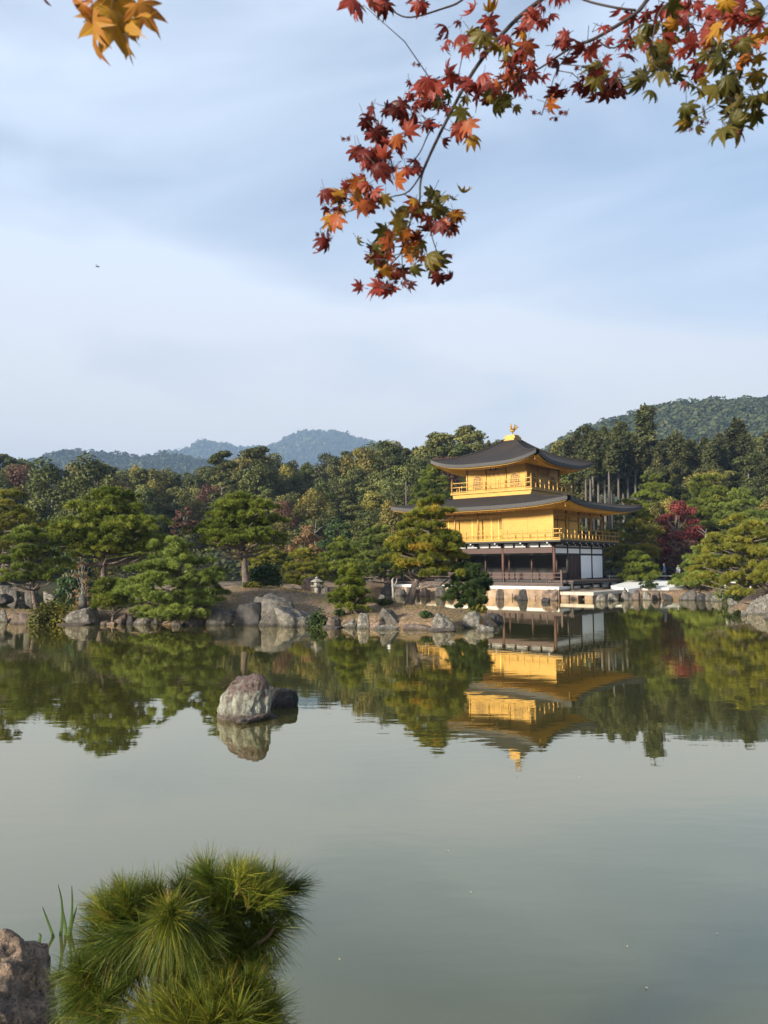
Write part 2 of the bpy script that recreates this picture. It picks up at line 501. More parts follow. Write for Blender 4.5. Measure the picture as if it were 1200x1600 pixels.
def streakmat():
    m, nt, b = newmat('streaked_stone')
    tcx = texco(nt)
    mp = nt.nodes.new('ShaderNodeMapping'); mp.inputs['Scale'].default_value = (1, 1, .28); nt.links.new(tcx, mp.inputs['Vector'])
    n1 = noisef(nt, mp.outputs[0], 9, 10, .68, .5); n2 = noisef(nt, tcx, 7, 10, .72); n3 = noisef(nt, tcx, 34, 5, .7)
    c = ramp(nt, n1, [(.30, (.035, .030, .026)), (.44, (.16, .15, .12)), (.58, (.28, .285, .235)), (.72, (.44, .46, .39))])
    so = nt.nodes.new('ShaderNodeSeparateXYZ'); nt.links.new(tcx, so.inputs[0])
    ma = nt.nodes.new('ShaderNodeMath'); ma.operation = 'MULTIPLY_ADD'; ma.inputs[1].default_value = 1.5
    nt.links.new(n2, ma.inputs[0]); nt.links.new(so.outputs['Z'], ma.inputs[2])
    crust = ramp(nt, n3, [(.35, (.05, .028, .025)), (.55, (.125, .075, .066)), (.70, (.40, .37, .33))])
    c = mixc(nt, mapr(nt, ma.outputs[0], 1.12, 1.28, 0, .92), c, crust)
    foot = nt.nodes.new('ShaderNodeMath'); foot.operation = 'MULTIPLY_ADD'; foot.inputs[1].default_value = -.16
    nt.links.new(n2, foot.inputs[0]); nt.links.new(so.outputs['Z'], foot.inputs[2])
    c = mixc(nt, mapr(nt, foot.outputs[0], -.02, .03, .85, 0), c, (.085, .058, .048))
    c = mixc(nt, mapr(nt, n3, .56, .64, 0, .7), c, (.03, .026, .022))
    nt.links.new(c, b.inputs['Base Color']); b.inputs['Roughness'].default_value = .88
    ad = nt.nodes.new('ShaderNodeMath'); nt.links.new(n1, ad.inputs[0]); nt.links.new(n3, ad.inputs[1])
    bump(nt, b, ad.outputs[0], 1.0, .05)
    return m
STREAK = streakmat()
WATER = watermat()

def groundmat():
    m, nt, b = newmat('mossy_earth')
    pos = geopos(nt)
    n1 = noisef(nt, pos, .55, 6, .6, .3); n2 = noisef(nt, pos, 9, 6, .7); n3 = noisef(nt, pos, 2.2, 5, .6)
    earth = ramp(nt, n2, [(.30, (.055, .036, .022)), (.50, (.185, .118, .068)), (.72, (.40, .28, .175))])
    moss = ramp(nt, n2, [(.3, (.04, .042, .010)), (.7, (.14, .125, .03))])
    c = mixc(nt, mapr(nt, n3, .52, .64, 0, .55), earth, moss)
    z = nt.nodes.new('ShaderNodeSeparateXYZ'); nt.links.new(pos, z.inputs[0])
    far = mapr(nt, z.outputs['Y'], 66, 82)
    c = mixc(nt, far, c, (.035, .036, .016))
    nt.links.new(c, b.inputs['Base Color'])
    b.inputs['Roughness'].default_value = .95
    bump(nt, b, n2, .6, .05)
    return m
GROUND = groundmat()

def hillmat(name, c0, c1, sc):
    m, nt, b = newmat(name)
    pos = geopos(nt)
    n = noisef(nt, pos, sc, 5, .65); n2 = noisef(nt, pos, sc * .1, 3)
    c = ramp(nt, n, [(.3, c0), (.7, c1)])
    c = mixc(nt, mapr(nt, n2, .45, .65, 0, .5), c, tuple(x * 1.5 for x in c1))
    nt.links.new(c, b.inputs['Base Color']); b.inputs['Roughness'].default_value = 1
    bump(nt, b, n, 1.0, 4.0)
    return m
HILL = hillmat('wooded_hill', (.014, .022, .010), (.045, .055, .020), .16)

# ------------------------------------------------------------------ terrain
PA = 0.6868
PX, PY = 12.457, 56.409
def ploc(x, y):
    return (PX + x * math.cos(PA) + y * math.sin(PA), PY - x * math.sin(PA) + y * math.cos(PA))

POND = np.array([(-50, 8), (-14, 5.2), (-6, 4.0), (-2.6, 3.6), (-1.5, 2.6), (-.9, 1.6), (3, 1.0), (12, 2), (20, 12), (26, 22), (26, 29), (20.6, 34.6), (18.7, 38.2), (18.9, 42), (20.8, 46.3),
                 (22.8, 51), (23.2, 54.3), (21.2, 55.5), (18.6, 56.0), ploc(3.8, 3.5), ploc(3.6, -2.0), ploc(1.3, -2.2), ploc(-6, -2.2), ploc(-12.6, -2.2), (.2, 63.5), (-2.4, 63), (-5, 60), (-8, 55), (-11.5, 53.5), (-14.5, 57),
                 (-19, 66), (-25, 80), (-33, 87), (-42, 82), (-50, 70)], float)
def shore(pts, back):
    """the island's near edge, a little behind the row of shore stones"""
    return [(p.x * (p.y + back) / p.y, p.y + back) for p in (at(*q) for q in pts)]
ISLE = np.array([(-55, 35.2), (-24, 35.0)] + shore([(0, 973), (60, 974.5), (100, 976), (180, 976), (300, 978), (400, 978.5), (450, 978.5), (520, 981), (560, 982), (640, 984), (700, 985), (745, 983)], .75) +
                [(4.6, 30.9), (4.4, 33.4), (3.0, 36.0), (0, 37.2), (-2, 39.6), (-5, 42.5), (-8.5, 42), (-11.2, 38.5), (-13, 36.2), (-16, 36.8), (-19, 39), (-24, 42), (-55, 46)], float)

def sdist(P, poly):
    """signed distance, positive inside"""
    x, y = P[:, 0], P[:, 1]
    d = np.full(len(P), 1e9); ins = np.zeros(len(P), bool)
    n = len(poly)
    for i in range(n):
        a = poly[i]; b = poly[(i + 1) % n]
        e = b - a
        t = np.clip(((x - a[0]) * e[0] + (y - a[1]) * e[1]) / (e @ e), 0, 1)
        d = np.minimum(d, np.hypot(x - a[0] - t * e[0], y - a[1] - t * e[1]))
        c = (a[1] > y) != (b[1] > y)
        xi = (b[0] - a[0]) * (y - a[1]) / ((b[1] - a[1]) if abs(b[1] - a[1]) > 1e-9 else 1e-9) + a[0]
        ins ^= c & (x < xi)
    return np.where(ins, d, -d)

SANDC = np.array([ploc(4.3, 3.0), ploc(4.6, 5.0), (19.2, 57.2), (21.0, 57.0), (22.8, 58.0), (23.0, 60.5), (22.0, 62), (19.5, 63.5), ploc(2.4, 9.0), ploc(2.3, 4.6)])
def sm(t):
    t = np.clip(t, 0, 1)
    return t * t * (3 - 2 * t)

def height(P):
    P = np.asarray(P, float).reshape(-1, 2)
    x, y = P[:, 0], P[:, 1]
    land = -sdist(P, POND)
    isl = sdist(P, ISLE)
    wob = .10 * np.sin(x * 1.3 + 1) * np.cos(y * 1.1) + .06 * np.sin(x * 3.1 + y * 2.3)
    hl = np.where(land < 0, np.maximum(-1.4, land * .7), .55 * sm(land / 1.1) + .25 * sm(land / 5) + wob * sm(land / 2))
    sd_ = sdist(P, SANDC)
    hl = np.where(sd_ > -.8, np.minimum(hl, .46), hl)
    # the wooded slope behind the garden, a little higher on the right
    far = np.clip(y - 74 - .12 * np.abs(x), 0, 1e9)
    hl = hl + np.where(land > 0, np.minimum(far * .16, 11) * sm(far / 25 + .1), 0)
    # bank below the viewer
    near = sm((1.0 - y) / 2.4)
    hl = np.where(y < 6, np.minimum(hl, .30) * (1 - near) + .62 * near, hl)
    hi = np.where(isl < 0, np.maximum(-1.4, isl * 1.1), .34 * sm(isl / .6) + .30 * sm(isl / 3.5) + wob * sm(isl / 2) * .6)
    bumpz = .75 * np.exp(-(((x + 6.0) / 4.2) ** 2 + ((y - 37.5) / 3.6) ** 2)) + .12 * np.exp(-(((x - 1.2) / 2.2) ** 2 + ((y - 32.5) / 2.0) ** 2))
    hi = hi + bumpz * sm(isl / 2)
    return np.maximum(hl, hi)

def gh(x, y):
    return float(height([(x, y)])[0])

def axis(lo, hi, step, far_lo, far_hi, g=1.22):
    a = list(np.arange(lo, hi + 1e-6, step))
    s = step; v = hi
    while v < far_hi:
        s *= g; v += s; a.append(min(v, far_hi))
    s = step; v = lo
    while v > far_lo:
        s *= g; v -= s; a.insert(0, max(v, far_lo))
    return np.array(a)

XS = axis(-27, 27, .38, -5300, 5300); YS = axis(0, 66, .38, -120, 5300)
gx, gy = np.meshgrid(XS, YS)
P2 = np.stack([gx.ravel(), gy.ravel()], 1)
Z = height(P2)
V = np.column_stack([P2, Z])
nx, ny = len(XS), len(YS)
idx = np.arange(nx * ny).reshape(ny, nx)
Q = np.stack([idx[:-1, :-1].ravel(), idx[:-1, 1:].ravel(), idx[1:, 1:].ravel(), idx[1:, :-1].ravel()], 1)
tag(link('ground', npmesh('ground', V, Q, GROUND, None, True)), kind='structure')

wm = MB(); wm.grid([[(-60, -1, 0), (60, -1, 0)], [(-60, 100, 0), (60, 100, 0)]], False)
tag(wm.build('water', WATER), kind='structure')

def hill_mesh(name, ridge, D, depth, mat, n=160, m=24, seed=1, rough=1.0):
    """a ridge whose crest runs through (px, py) pairs seen at distance D, with real depth"""
    rng = random.Random(seed)
    pxs = [r[0] for r in ridge]; pys = [r[1] for r in ridge]
    rows = []
    for j in range(m + 1):
        t = j / m                        # 0 front foot, .5 crest, 1 back foot
        row = []
        for i in range(n + 1):
            px = pxs[0] + (pxs[-1] - pxs[0]) * i / n
            py = float(np.interp(px, pxs, pys))
            c = atY(px, py, D)
            yy = D + (t - .5) * depth
            k = math.cos((t - .5) * math.pi) ** 1.1 if 0 < t < 1 else 0
            z = 1 + (c.z - 1) * k
            nzv = mn.fractal(Vector((c.x * .012, yy * .012, seed)), .9, 2.1, 5) * 9 * rough * k * (0.25 if abs(t - .5) < .03 else 1)
            row.append((c.x, yy, max(z + nzv, .5) if 0 < t < 1 else -2))
        rows.append(row)
    b = MB(); b.grid(rows, True)
    return tag(b.build(name, mat), kind='structure')

hill_mesh('hills', [(660, 868), (800, 770), (870, 712), (917, 688), (962, 675), (996, 667), (1030, 657), (1072, 651), (1115, 647), (1160, 645), (1200, 642), (1350, 650), (1500, 700), (1700, 800)], 620, 420, HILL, 200, 40, 3, .8)
hill_mesh('hills', [(-500, 765), (-200, 724), (-60, 726), (0, 733), (70, 730), (120, 720), (150, 717), (180, 724), (230, 726), (270, 720), (310, 730), (360, 734), (450, 748), (600, 795)], 1500, 700, HILL, 200, 30, 5, .8)
hill_mesh('mountains', [(60, 800), (180, 745), (250, 716), (290, 710), (325, 698), (345, 696), (375, 705), (410, 708), (440, 697), (470, 684), (498, 679), (525, 682), (560, 690), (600, 708), (680, 740), (800, 790)], 3300, 1400, HILL, 260, 30, 8, 2.4)

# ------------------------------------------------------------------ foliage tools
def unit(a):
    return a / np.maximum(np.linalg.norm(a, axis=1, keepdims=True), 1e-9)

def cards(P, N, size, rng, aspect=.6):
    n = len(P)
    N = unit(N)
    r = rng.normal(size=(n, 3))
    T = unit(np.cross(N, r)); B = np.cross(N, T)
    s = (size * rng.uniform(.6, 1.35, n))[:, None]
    V = np.stack([P - T * s, P - B * s * aspect, P + T * s, P + B * s * aspect], 1).reshape(-1, 3)
    return V, np.arange(4 * n).reshape(n, 4)

def needles(P, Dr, L, Wd, K, spread, rng):
    n = len(P)
    D = np.repeat(unit(Dr), K, 0) + rng.normal(size=(n * K, 3)) * spread
    D = unit(D); p = np.repeat(P, K, 0)
    side = unit(np.cross(D, rng.normal(size=(n * K, 3)))) * (Wd / 2)
    l = (L * rng.uniform(.7, 1.2, n * K))[:, None]
    V = np.stack([p - side, p + side, p + D * l], 1).reshape(-1, 3)
    return V, np.arange(3 * n * K).reshape(-1, 3)

def tree_limb(b, a, c, r0, r1, rng, sag=.12, n=5, k=7):
    a = np.array(a); c = np.array(c)
    L = np.linalg.norm(c - a)
    pts = []
    off = rng.normal(size=3) * L * sag * .5
    for i in range(n + 1):
        t = i / n
        pts.append(a + (c - a) * t + off * math.sin(math.pi * t) + np.array([0, 0, -sag * L * math.sin(math.pi * t) * .5]))
    b.tube(pts, [r0 + (r1 - r0) * i / n for i in range(n + 1)], k)

def garden_pine(name, label, base, trunk_to, H, R, z0, mat, seed, layers=6, pads=6, padr=1.0, flat=.58, tufts=230, group=None, env='dome', tilt=None, trunk_r=.16, nl=.17, K=7, cat='pine tree', off=(0, 0), bark=None, dens=1.0):
    """cloud-pruned pine: base point, crown centre offset, crown from z0 to H above the base, crown radius R"""
    rng = np.random.default_rng(seed)
    root = empty(name, base); tag(root, label, cat, group)
    ox, oy = off
    tb = MB()
    top = np.array([ox, oy, H * .93])
    fork = np.array([ox * .75 + trunk_to[0], oy * .75 + trunk_to[1], z0 + (H - z0) * .25])
    wig = rng.normal(size=(5, 2)) * .10 * R * .3
    main = [np.array([0, 0, -.25]), np.array([.02, 0, .15])]
    for i in range(1, 6):
        t = i / 6
        p = (np.array([0, 0, .1]) * (1 - t) ** 2 + 2 * t * (1 - t) * fork * np.array([.75, .75, .8]) + t * t * fork) if t < .7 else None
        if p is None:
            u = (t - .7) / .3; p = fork * (1 - u) + top * u if False else fork + (top - fork) * (u * .5)
        p = np.array(p) + np.append(wig[i - 1], 0) * t
        main.append(p)
    main.append(top)
    # keep heights monotone
    main = sorted(main, key=lambda q: q[2])
    rs = [trunk_r * (1.35 if i == 0 else 1) * (1 - .82 * i / (len(main) - 1)) for i in range(len(main))]
    tb.tube(main, rs, 9)
    mz = np.array([m[2] for m in main]); mx = np.array([m[0] for m in main]); my = np.array([m[1] for m in main])
    VV = []; FF = []; TT = []; nv = 0
    for l in range(layers):
        t = l / max(1, layers - 1)                       # 0 low .. 1 top
        if env == 'dome': rr = R * math.sqrt(max(.03, 1 - (t * .97) ** 2.2)) * (.86 + .14 * min(1, t * 4))
        elif env == 'cone': rr = R * (1 - t * .88)
        elif env == 'wide': rr = R * (1 - .55 * t)
        else: rr = R * math.sin(math.pi * (.22 + .72 * t)) 
        z = z0 + (H - z0) * (t * .92 + .02)
        np_ = max(1, int(round(pads * (.35 + .65 * rr / R))))
        ph = rng.uniform(0, 6.28)
        for k in range(np_):
            a = ph + 2 * math.pi * k / np_ + rng.normal() * .28
            d = rr * rng.uniform(.42, .92) if np_ > 1 else rr * .1
            if rng.random() < .2: d *= .5
            pr = padr * rng.uniform(.7, 1.2) * (1 - .25 * t)
            c = np.array([ox + math.cos(a) * max(0, d - pr * .2), oy + math.sin(a) * max(0, d - pr * .2), z + rng.normal() * .06 * (H - z0) - .05 * d])
            zi = max(.2, c[2] - .25 - .12 * d)
            src = np.array([np.interp(zi, mz, mx), np.interp(zi, mz, my), zi])
            tree_limb(tb, src, c - np.array([0, 0, pr * flat * .35]), trunk_r * .38 * (1 - .5 * t), .018, rng)
            n = int(tufts * 1.5 * (pr / padr) ** 2 * dens)
            lr = (.20 + .03 * rng.normal()) * nl / .17
            M = max(5, int(1.5 * (pr / lr) ** 2 * .62))
            th = 2.399 * np.arange(M) + rng.normal(size=M) * .35; u = np.sqrt((np.arange(M) + .4) / M)
            sh = 1 + .20 * np.sin(3 * th + rng.uniform(0, 6)); el = rng.uniform(.85, 1.25)
            lc = np.column_stack([u * np.cos(th) * pr * sh * el, u * np.sin(th) * pr * sh / el, pr * flat * np.sqrt(np.clip(1.02 - u ** 2, 0, 1)) * rng.uniform(.55, 1.05, M)])
            li = rng.integers(0, M, n)
            d = unit(rng.normal(size=(n, 3)) + np.array([0, 0, .75])); d[:, 2] = np.where(d[:, 2] < -.25, -d[:, 2], d[:, 2])
            q = lc[li] + d * (lr * .62 * rng.uniform(.15, 1, n) ** .5)[:, None]
            Dr = d + np.array([0, 0, .45]) + lc[li] / pr * .35
            v, f = needles(c + q, Dr, nl, nl * .15, K, .34, rng)
            VV.append(v); FF.append(f + nv); nv += len(v)
            lt = rng.normal(.45 + rng.normal() * .12, .13, M)[li]
            TT.append(np.repeat(np.clip(rng.normal(lt, .12, n), 0, 1), K))
    tb.build('trunk', bark or BARK, root)
    me = npmesh('crown', np.concatenate(VV), np.concatenate(FF), mat, np.concatenate(TT))
    link('crown', me, root)
    return root

def lobes_crown(rng, lobes, n, size, up=.25, jit=.55, aspect=.6, shell=.72):
    """leaf cards through a set of ellipsoid lobes (cx,cy,cz,rx,ry,rz)"""
    lob = np.array(lobes, float)
    w = (lob[:, 3] * lob[:, 4]); w = w / w.sum()
    li = rng.choice(len(lob), n, p=w)
    d = unit(rng.normal(size=(n, 3)) + np.array([0, 0, .25]))
    r = rng.uniform(shell, 1.08, n)[:, None]
    inner = rng.random(n) < .15
    r[inner] *= rng.uniform(.3, .9, inner.sum())[:, None]
    L = lob[li]
    wob = 1 + .16 * np.sin(d[:, 0] * 6 + li * 1.7) * np.sin(d[:, 1] * 6 + li) + .1 * np.sin(d[:, 2] * 9 + li * 2.3)
    P = L[:, :3] + d * L[:, 3:6] * r * wob[:, None]
    N = d + rng.normal(size=(n, 3)) * jit + np.array([0, 0, up])
    v, f = cards(P, N, size, rng, aspect)
    lt = rng.normal(.45, .16, len(lob))[li]
    t = np.clip(lt + rng.normal(0, .13, n), 0, 1)
    return v, f, t

def proto_broadleaf(seed, H=13, R=4.4, z0=2.4, n=8500, size=.22, nl=20, gap=.1):
    rng = np.random.default_rng(seed)
    b = MB()
    b.tube([(0, 0, -.6), (.1, 0, H * .2), (.05, .1, H * .45), (0, 0, H * .8)], [.32, .25, .18, .05], 8)
    lobes = []
    for i in range(nl):
        t = (i + .5) / nl
        z = z0 + (H - z0) * (t * .90 + .02)
        rr = R * math.sqrt(max(.05, 1 - (abs(t - .38) / .64) ** 2.0))
        a = i * 2.4 + rng.normal() * .4
        d = rr * rng.uniform(.35, .70)
        s = R * rng.uniform(.32, .52) * (1 - .25 * t)
        c = (math.cos(a) * d, math.sin(a) * d, z)
        lobes.append((*c, s, s, s * rng.uniform(.6, .85)))
        tree_limb(b, (0, 0, max(z0 * .8, z - 2.2)), c, .10, .02, rng)
    v, f, t = lobes_crown(rng, lobes, n, size)
    return b, (v, f, t)

def proto_cedar(seed, H=18, R=2.6, z0=7.5, n=6000, size=.25, droop=.35):
    rng = np.random.default_rng(seed)
    b = MB()
    b.tube([(0, 0, -.8), (.05, 0, H * .3), (0, .05, H * .6), (0, 0, H * .97)], [.30, .25, .16, .03], 8)
    nb = 46
    VV = []; FF = []; TT = []; nv = 0
    for i in range(nb):
        t = (i + rng.uniform(0, 1)) / nb
        z = z0 + (H - z0) * t
        rr = R * (min(1, 1.12 * (1 - t)) ** .42) * rng.uniform(.45, 1.2) * (.75 + .35 * math.sin(t * 9 + seed)) + .25
        a = i * 2.399 + rng.normal() * .3
        m = int(n / nb * (.5 + rr / R))
        u = rng.uniform(.15, 1, m) ** .8
        wdt = .30 * rr + .2
        P = np.column_stack([math.cos(a) * rr * u + rng.normal(size=m) * wdt * .45, math.sin(a) * rr * u + rng.normal(size=m) * wdt * .45,
                             z - droop * rr * u ** 1.6 + rng.normal(size=m) * .22 + .15])
        N = np.column_stack([np.full(m, math.cos(a) * .5), np.full(m, math.sin(a) * .5), np.full(m, .8)]) + rng.normal(size=(m, 3)) * .5
        v, f = cards(P, N, size, rng, .5)
        VV.append(v); FF.append(f + nv); nv += len(v)
        TT.append(np.clip(rng.normal(.42 + rng.normal() * .14, .14, m), 0, 1))
        b.tube([(0, 0, z), (math.cos(a) * rr * .8, math.sin(a) * rr * .8, z - droop * rr * .5)], [.04, .012], 5)
    for i in range(5):       # dead stubs on the bare trunk
        z = z0 * rng.uniform(.45, .98); a = rng.uniform(0, 6.28); l = rng.uniform(.4, 1.3)
        b.tube([(0, 0, z), (math.cos(a) * l, math.sin(a) * l, z + .1)], [.035, .01], 5)
    return b, (np.concatenate(VV), np.concatenate(FF), np.concatenate(TT))

def proto_redpine(seed, H=15, R=3.4, z0=6, n=6200, size=.22):
    """tall thin-crowned pine with open tufted clumps"""
    rng = np.random.default_rng(seed)
    b = MB()
    b.tube([(0, 0, -.6), (.2, 0, H * .3), (-.1, .15, H * .6), (.1, 0, H * .95)], [.26, .20, .13, .03], 8)
    lobes = []
    for i in range(15):
        t = (i + .5) / 15
        z = z0 + (H - z0) * t
        rr = R * (1 - .6 * t); a = i * 2.4 + rng.normal() * .5; d = rr * rng.uniform(.3, .95)
        s = R * rng.uniform(.22, .38)
        c = (math.cos(a) * d, math.sin(a) * d, z)
        lobes.append((*c, s * 1.2, s * 1.2, s * .55))
        tree_limb(b, (0, 0, max(z0 * .8, z - 1.2)), c, .07, .02, rng)
    return b, lobes_crown(rng, lobes, n, size, .5, .5, .5)

def make_proto(bt, fol, barkmat, leafmat):
    me_t = None
    o = bt.build('trunk', barkmat); me_t = o.data; bpy.data.objects.remove(o)
    me_c = npmesh('crown', fol[0], fol[1], leafmat, fol[2])
    return me_t, me_c

PROTO = {}
for i, s in enumerate((11, 12, 13)):
    bt, fo = proto_broadleaf(s, 13, (4.6, 4.0, 5.0)[i], (2.2, 3.0, 1.6)[i])
    PROTO['green%d' % i] = make_proto(bt, fo, GREYBARK, LEAF_G)
    bt, fo = proto_broadleaf(s + 20, 13, (4.2, 3.7, 4.8)[i], 2.6, 8000)
    PROTO['yellow%d' % i] = make_proto(bt, fo, GREYBARK, LEAF_Y)
for i, s in enumerate((31, 32, 33)):
    PROTO['cedar%d' % i] = make_proto(*proto_cedar(s, 18, (2.5, 3.0, 2.2)[i], (8, 7, 9.5)[i]), GREYBARK, LEAF_D)
    PROTO['pine%d' % i] = make_proto(*proto_redpine(s + 10, 15, (3.2, 3.8, 2.9)[i], (5, 4, 6)[i]), GREYBARK, LEAF_G)
for i in range(2):
    PROTO['pole%d' % i] = make_proto(*proto_cedar(71 + i, 18, 2.4, 12.4 + .5 * i, 5200, .25), POLEBARK, LEAF_D)
PROTO['russet0'] = make_proto(*proto_broadleaf(51, 13, 4.2, 2.6, 4200, .20), GREYBARK, LEAF_RB)
PROTO['bigcedar0'] = make_proto(*proto_cedar(61, 18, 4.0, 6.0, 9000, .26, .25), GREYBARK, LEAF_D)
PROTO_H = dict(green=13, yellow=13, cedar=18, pine=15, russet=13, bigcedar=18, pole=18)
KIND_TXT = dict(green='rounded dark green broadleaf tree', yellow='yellowish green bushy tree', cedar='slim dark cedar with bare pale trunk',
                pine='tall thin-crowned pine with grey trunk', russet='sparse russet brown tree', pole='slender cedar with very long bare pole trunk', bigcedar='giant dark cedar rising above the other trees')

def zone(px, ty):
    if px < 130: h = 'at the far left of the wood'
    elif px < 330: h = 'behind the big spreading garden pines'
    elif px < 560: h = 'below the blue mountain peak'
    elif px < 700: h = 'left of the golden pavilion'
    elif px < 800: h = 'behind the left half of the golden roof'
    elif px < 940: h = 'behind the right half of the golden roof'
    elif px < 1070: h = 'right of the pavilion above the red maple'
    else: h = 'on the far right below the wooded hill'
    v = 'along the skyline' if ty < 722 else ('midway up the slope' if ty < 765 else 'low on the slope')
    return v + ' ' + h

def forest_tree(kind, px, topy, Y, rng, wide=1.0):
    var = [k for k in PROTO if k.startswith(kind)]
    mt, mc = PROTO[var[rng.integers(len(var))]]
    g = atY(px, 880, Y)
    zt = atY(px, topy, Y).z
    z0 = gh(g.x, Y)
    sc = max(.35, (zt - z0) / PROTO_H[kind])
    nm = {'green': 'broadleaf_tree', 'yellow': 'broadleaf_tree', 'cedar': 'cedar_tree', 'pine': 'tall_pine_tree', 'russet': 'russet_tree', 'bigcedar': 'cedar_tree', 'pole': 'cedar_tree'}[kind]
    o = empty(nm, (g.x, Y, z0), rng.uniform(0, 6.28))
    w = max(sc, .62) * wide * rng.uniform(.88, 1.12)
    if kind in ('cedar', 'pole'): w = min(w, sc * 1.05)
    o.scale = (w, w, sc)
    lab = KIND_TXT[kind] + ' ' + zone(px, topy)
    words = lab.split()
    tag(o, ' '.join(words[:16]), 'tree', 'forest trees: ' + ' '.join(words[:16]))
    link('trunk', mt, o); link('crown', mc, o)
    return o

SKX = [-300, -100, 0, 30, 60, 90, 140, 190, 230, 270, 310, 350, 400, 440, 480, 530, 580, 620, 655, 690, 735, 770, 800, 850, 900, 940, 960, 1000, 1040, 1080, 1120, 1160, 1200, 1300, 1500]
SKY_ = [700, 700, 704, 712, 736, 726, 720, 724, 716, 742, 726, 718, 700, 708, 712, 714, 692, 690, 692, 682, 672, 690, 692, 690, 680, 676, 664, 668, 676, 690, 688, 676, 678, 680, 690]
frng = np.random.default_rng(77)
def forest_row(Y, dy, step, px0, px1, mixl, mixr, jit=8):
    px = px0
    while px < px1:
        kinds = mixl if px < 640 + frng.normal() * 60 else mixr
        k = kinds[frng.integers(len(kinds))]
        if Y < 110 and 885 < px < 1015:
            px += step; continue
        ty = np.interp(px, SKX, SKY_) + dy + frng.normal() * jit
        forest_tree(k, px, ty, Y + frng.normal() * 3, frng)
        px += step * frng.uniform(.75, 1.3)
forest_row(142, 3, 27, -140, 1340, ['green', 'green', 'pine', 'green', 'yellow'], ['pine', 'cedar', 'green', 'pine'], 5)
forest_row(128, 10, 30, -150, 1350, ['green', 'green', 'pine', 'yellow', 'green'], ['cedar', 'cedar', 'pine', 'cedar'], 8)
forest_row(114, 28, 33, -160, 1360, ['green', 'yellow', 'green', 'green', 'russet'], ['cedar', 'cedar', 'cedar', 'green', 'pine'], 9)
forest_row(103, 50, 36, -160, 1360, ['green', 'yellow', 'green', 'pine'], ['cedar', 'pine', 'green'], 9)
forest_row(94, 74, 40, -160, 1360, ['green', 'yellow', 'green', 'green', 'russet'], ['green', 'yellow', 'pine'], 9)
forest_row(86, 100, 44, -160, 1360, ['green', 'yellow', 'green'], ['green', 'green', 'yellow'], 9)
# trees one notices
for kind, px, ty, Y, wd in (('bigcedar', 1014, 638, 116, 1.0), ('bigcedar', 975, 662, 120, .95), ('pine', 736, 668, 118, 1.25), ('pine', 690, 676, 121, 1.2), ('green', 150, 716, 92, 1.15), ('green', 80, 722, 95, 1.1),
                            ('cedar', 1160, 658, 112, 1.25), ('cedar', 1062, 676, 116, 1.1), ('pine', 345, 706, 110, 1.1), ('pine', 606, 690, 112, 1.1), ('pine', 400, 700, 112, 1.1)):
    forest_tree(kind, px, ty, Y, frng, wd)

for px, ty, Y in ((905, 678, 112), (918, 682, 108), (930, 676, 110), (938, 686, 106), (948, 670, 109), (958, 680, 107), (970, 672, 105), (984, 678, 108), (996, 684, 106), (1040, 690, 110), (1066, 684, 106), (1088, 690, 108), (925, 690, 104), (955, 688, 103), (1108, 686, 107), (1130, 684, 110)):
    forest_tree('pole', px, ty, Y, frng)

# undergrowth on the slope under the trees
def undergrowth():
    rng = np.random.default_rng(5)
    n = 60000
    Y = 76 + rng.uniform(0, 1, n) ** 1.2 * 85
    X = (rng.uniform(-260, 1460, n) - 600) / 1200 * Y
    P2 = np.column_stack([X, Y])
    z = height(P2)
    k = -sdist(P2, POND) > 1.0
    P2 = P2[k]; z = z[k]; n = len(z)
    hgt = 1.0 + .9 * np.sin(P2[:, 0] * .9) * np.sin(P2[:, 1] * .8) + .8 * np.sin(P2[:, 0] * .37 + 2) 
    P = np.column_stack([P2, z + rng.uniform(0, 1, n) ** .6 * np.clip(hgt + .8, .4, 3)])
    v, f = cards(P, rng.normal(size=(n, 3)) * .5 + np.array([0, -.4, .8]), .34, rng)
    tag(link('undergrowth', npmesh('undergrowth', v, f, UNDER, np.clip(rng.normal(.45, .2, n), 0, 1))), 'dark leafy undergrowth covering the slope beneath the wood', 'undergrowth', kind='stuff')
undergrowth()

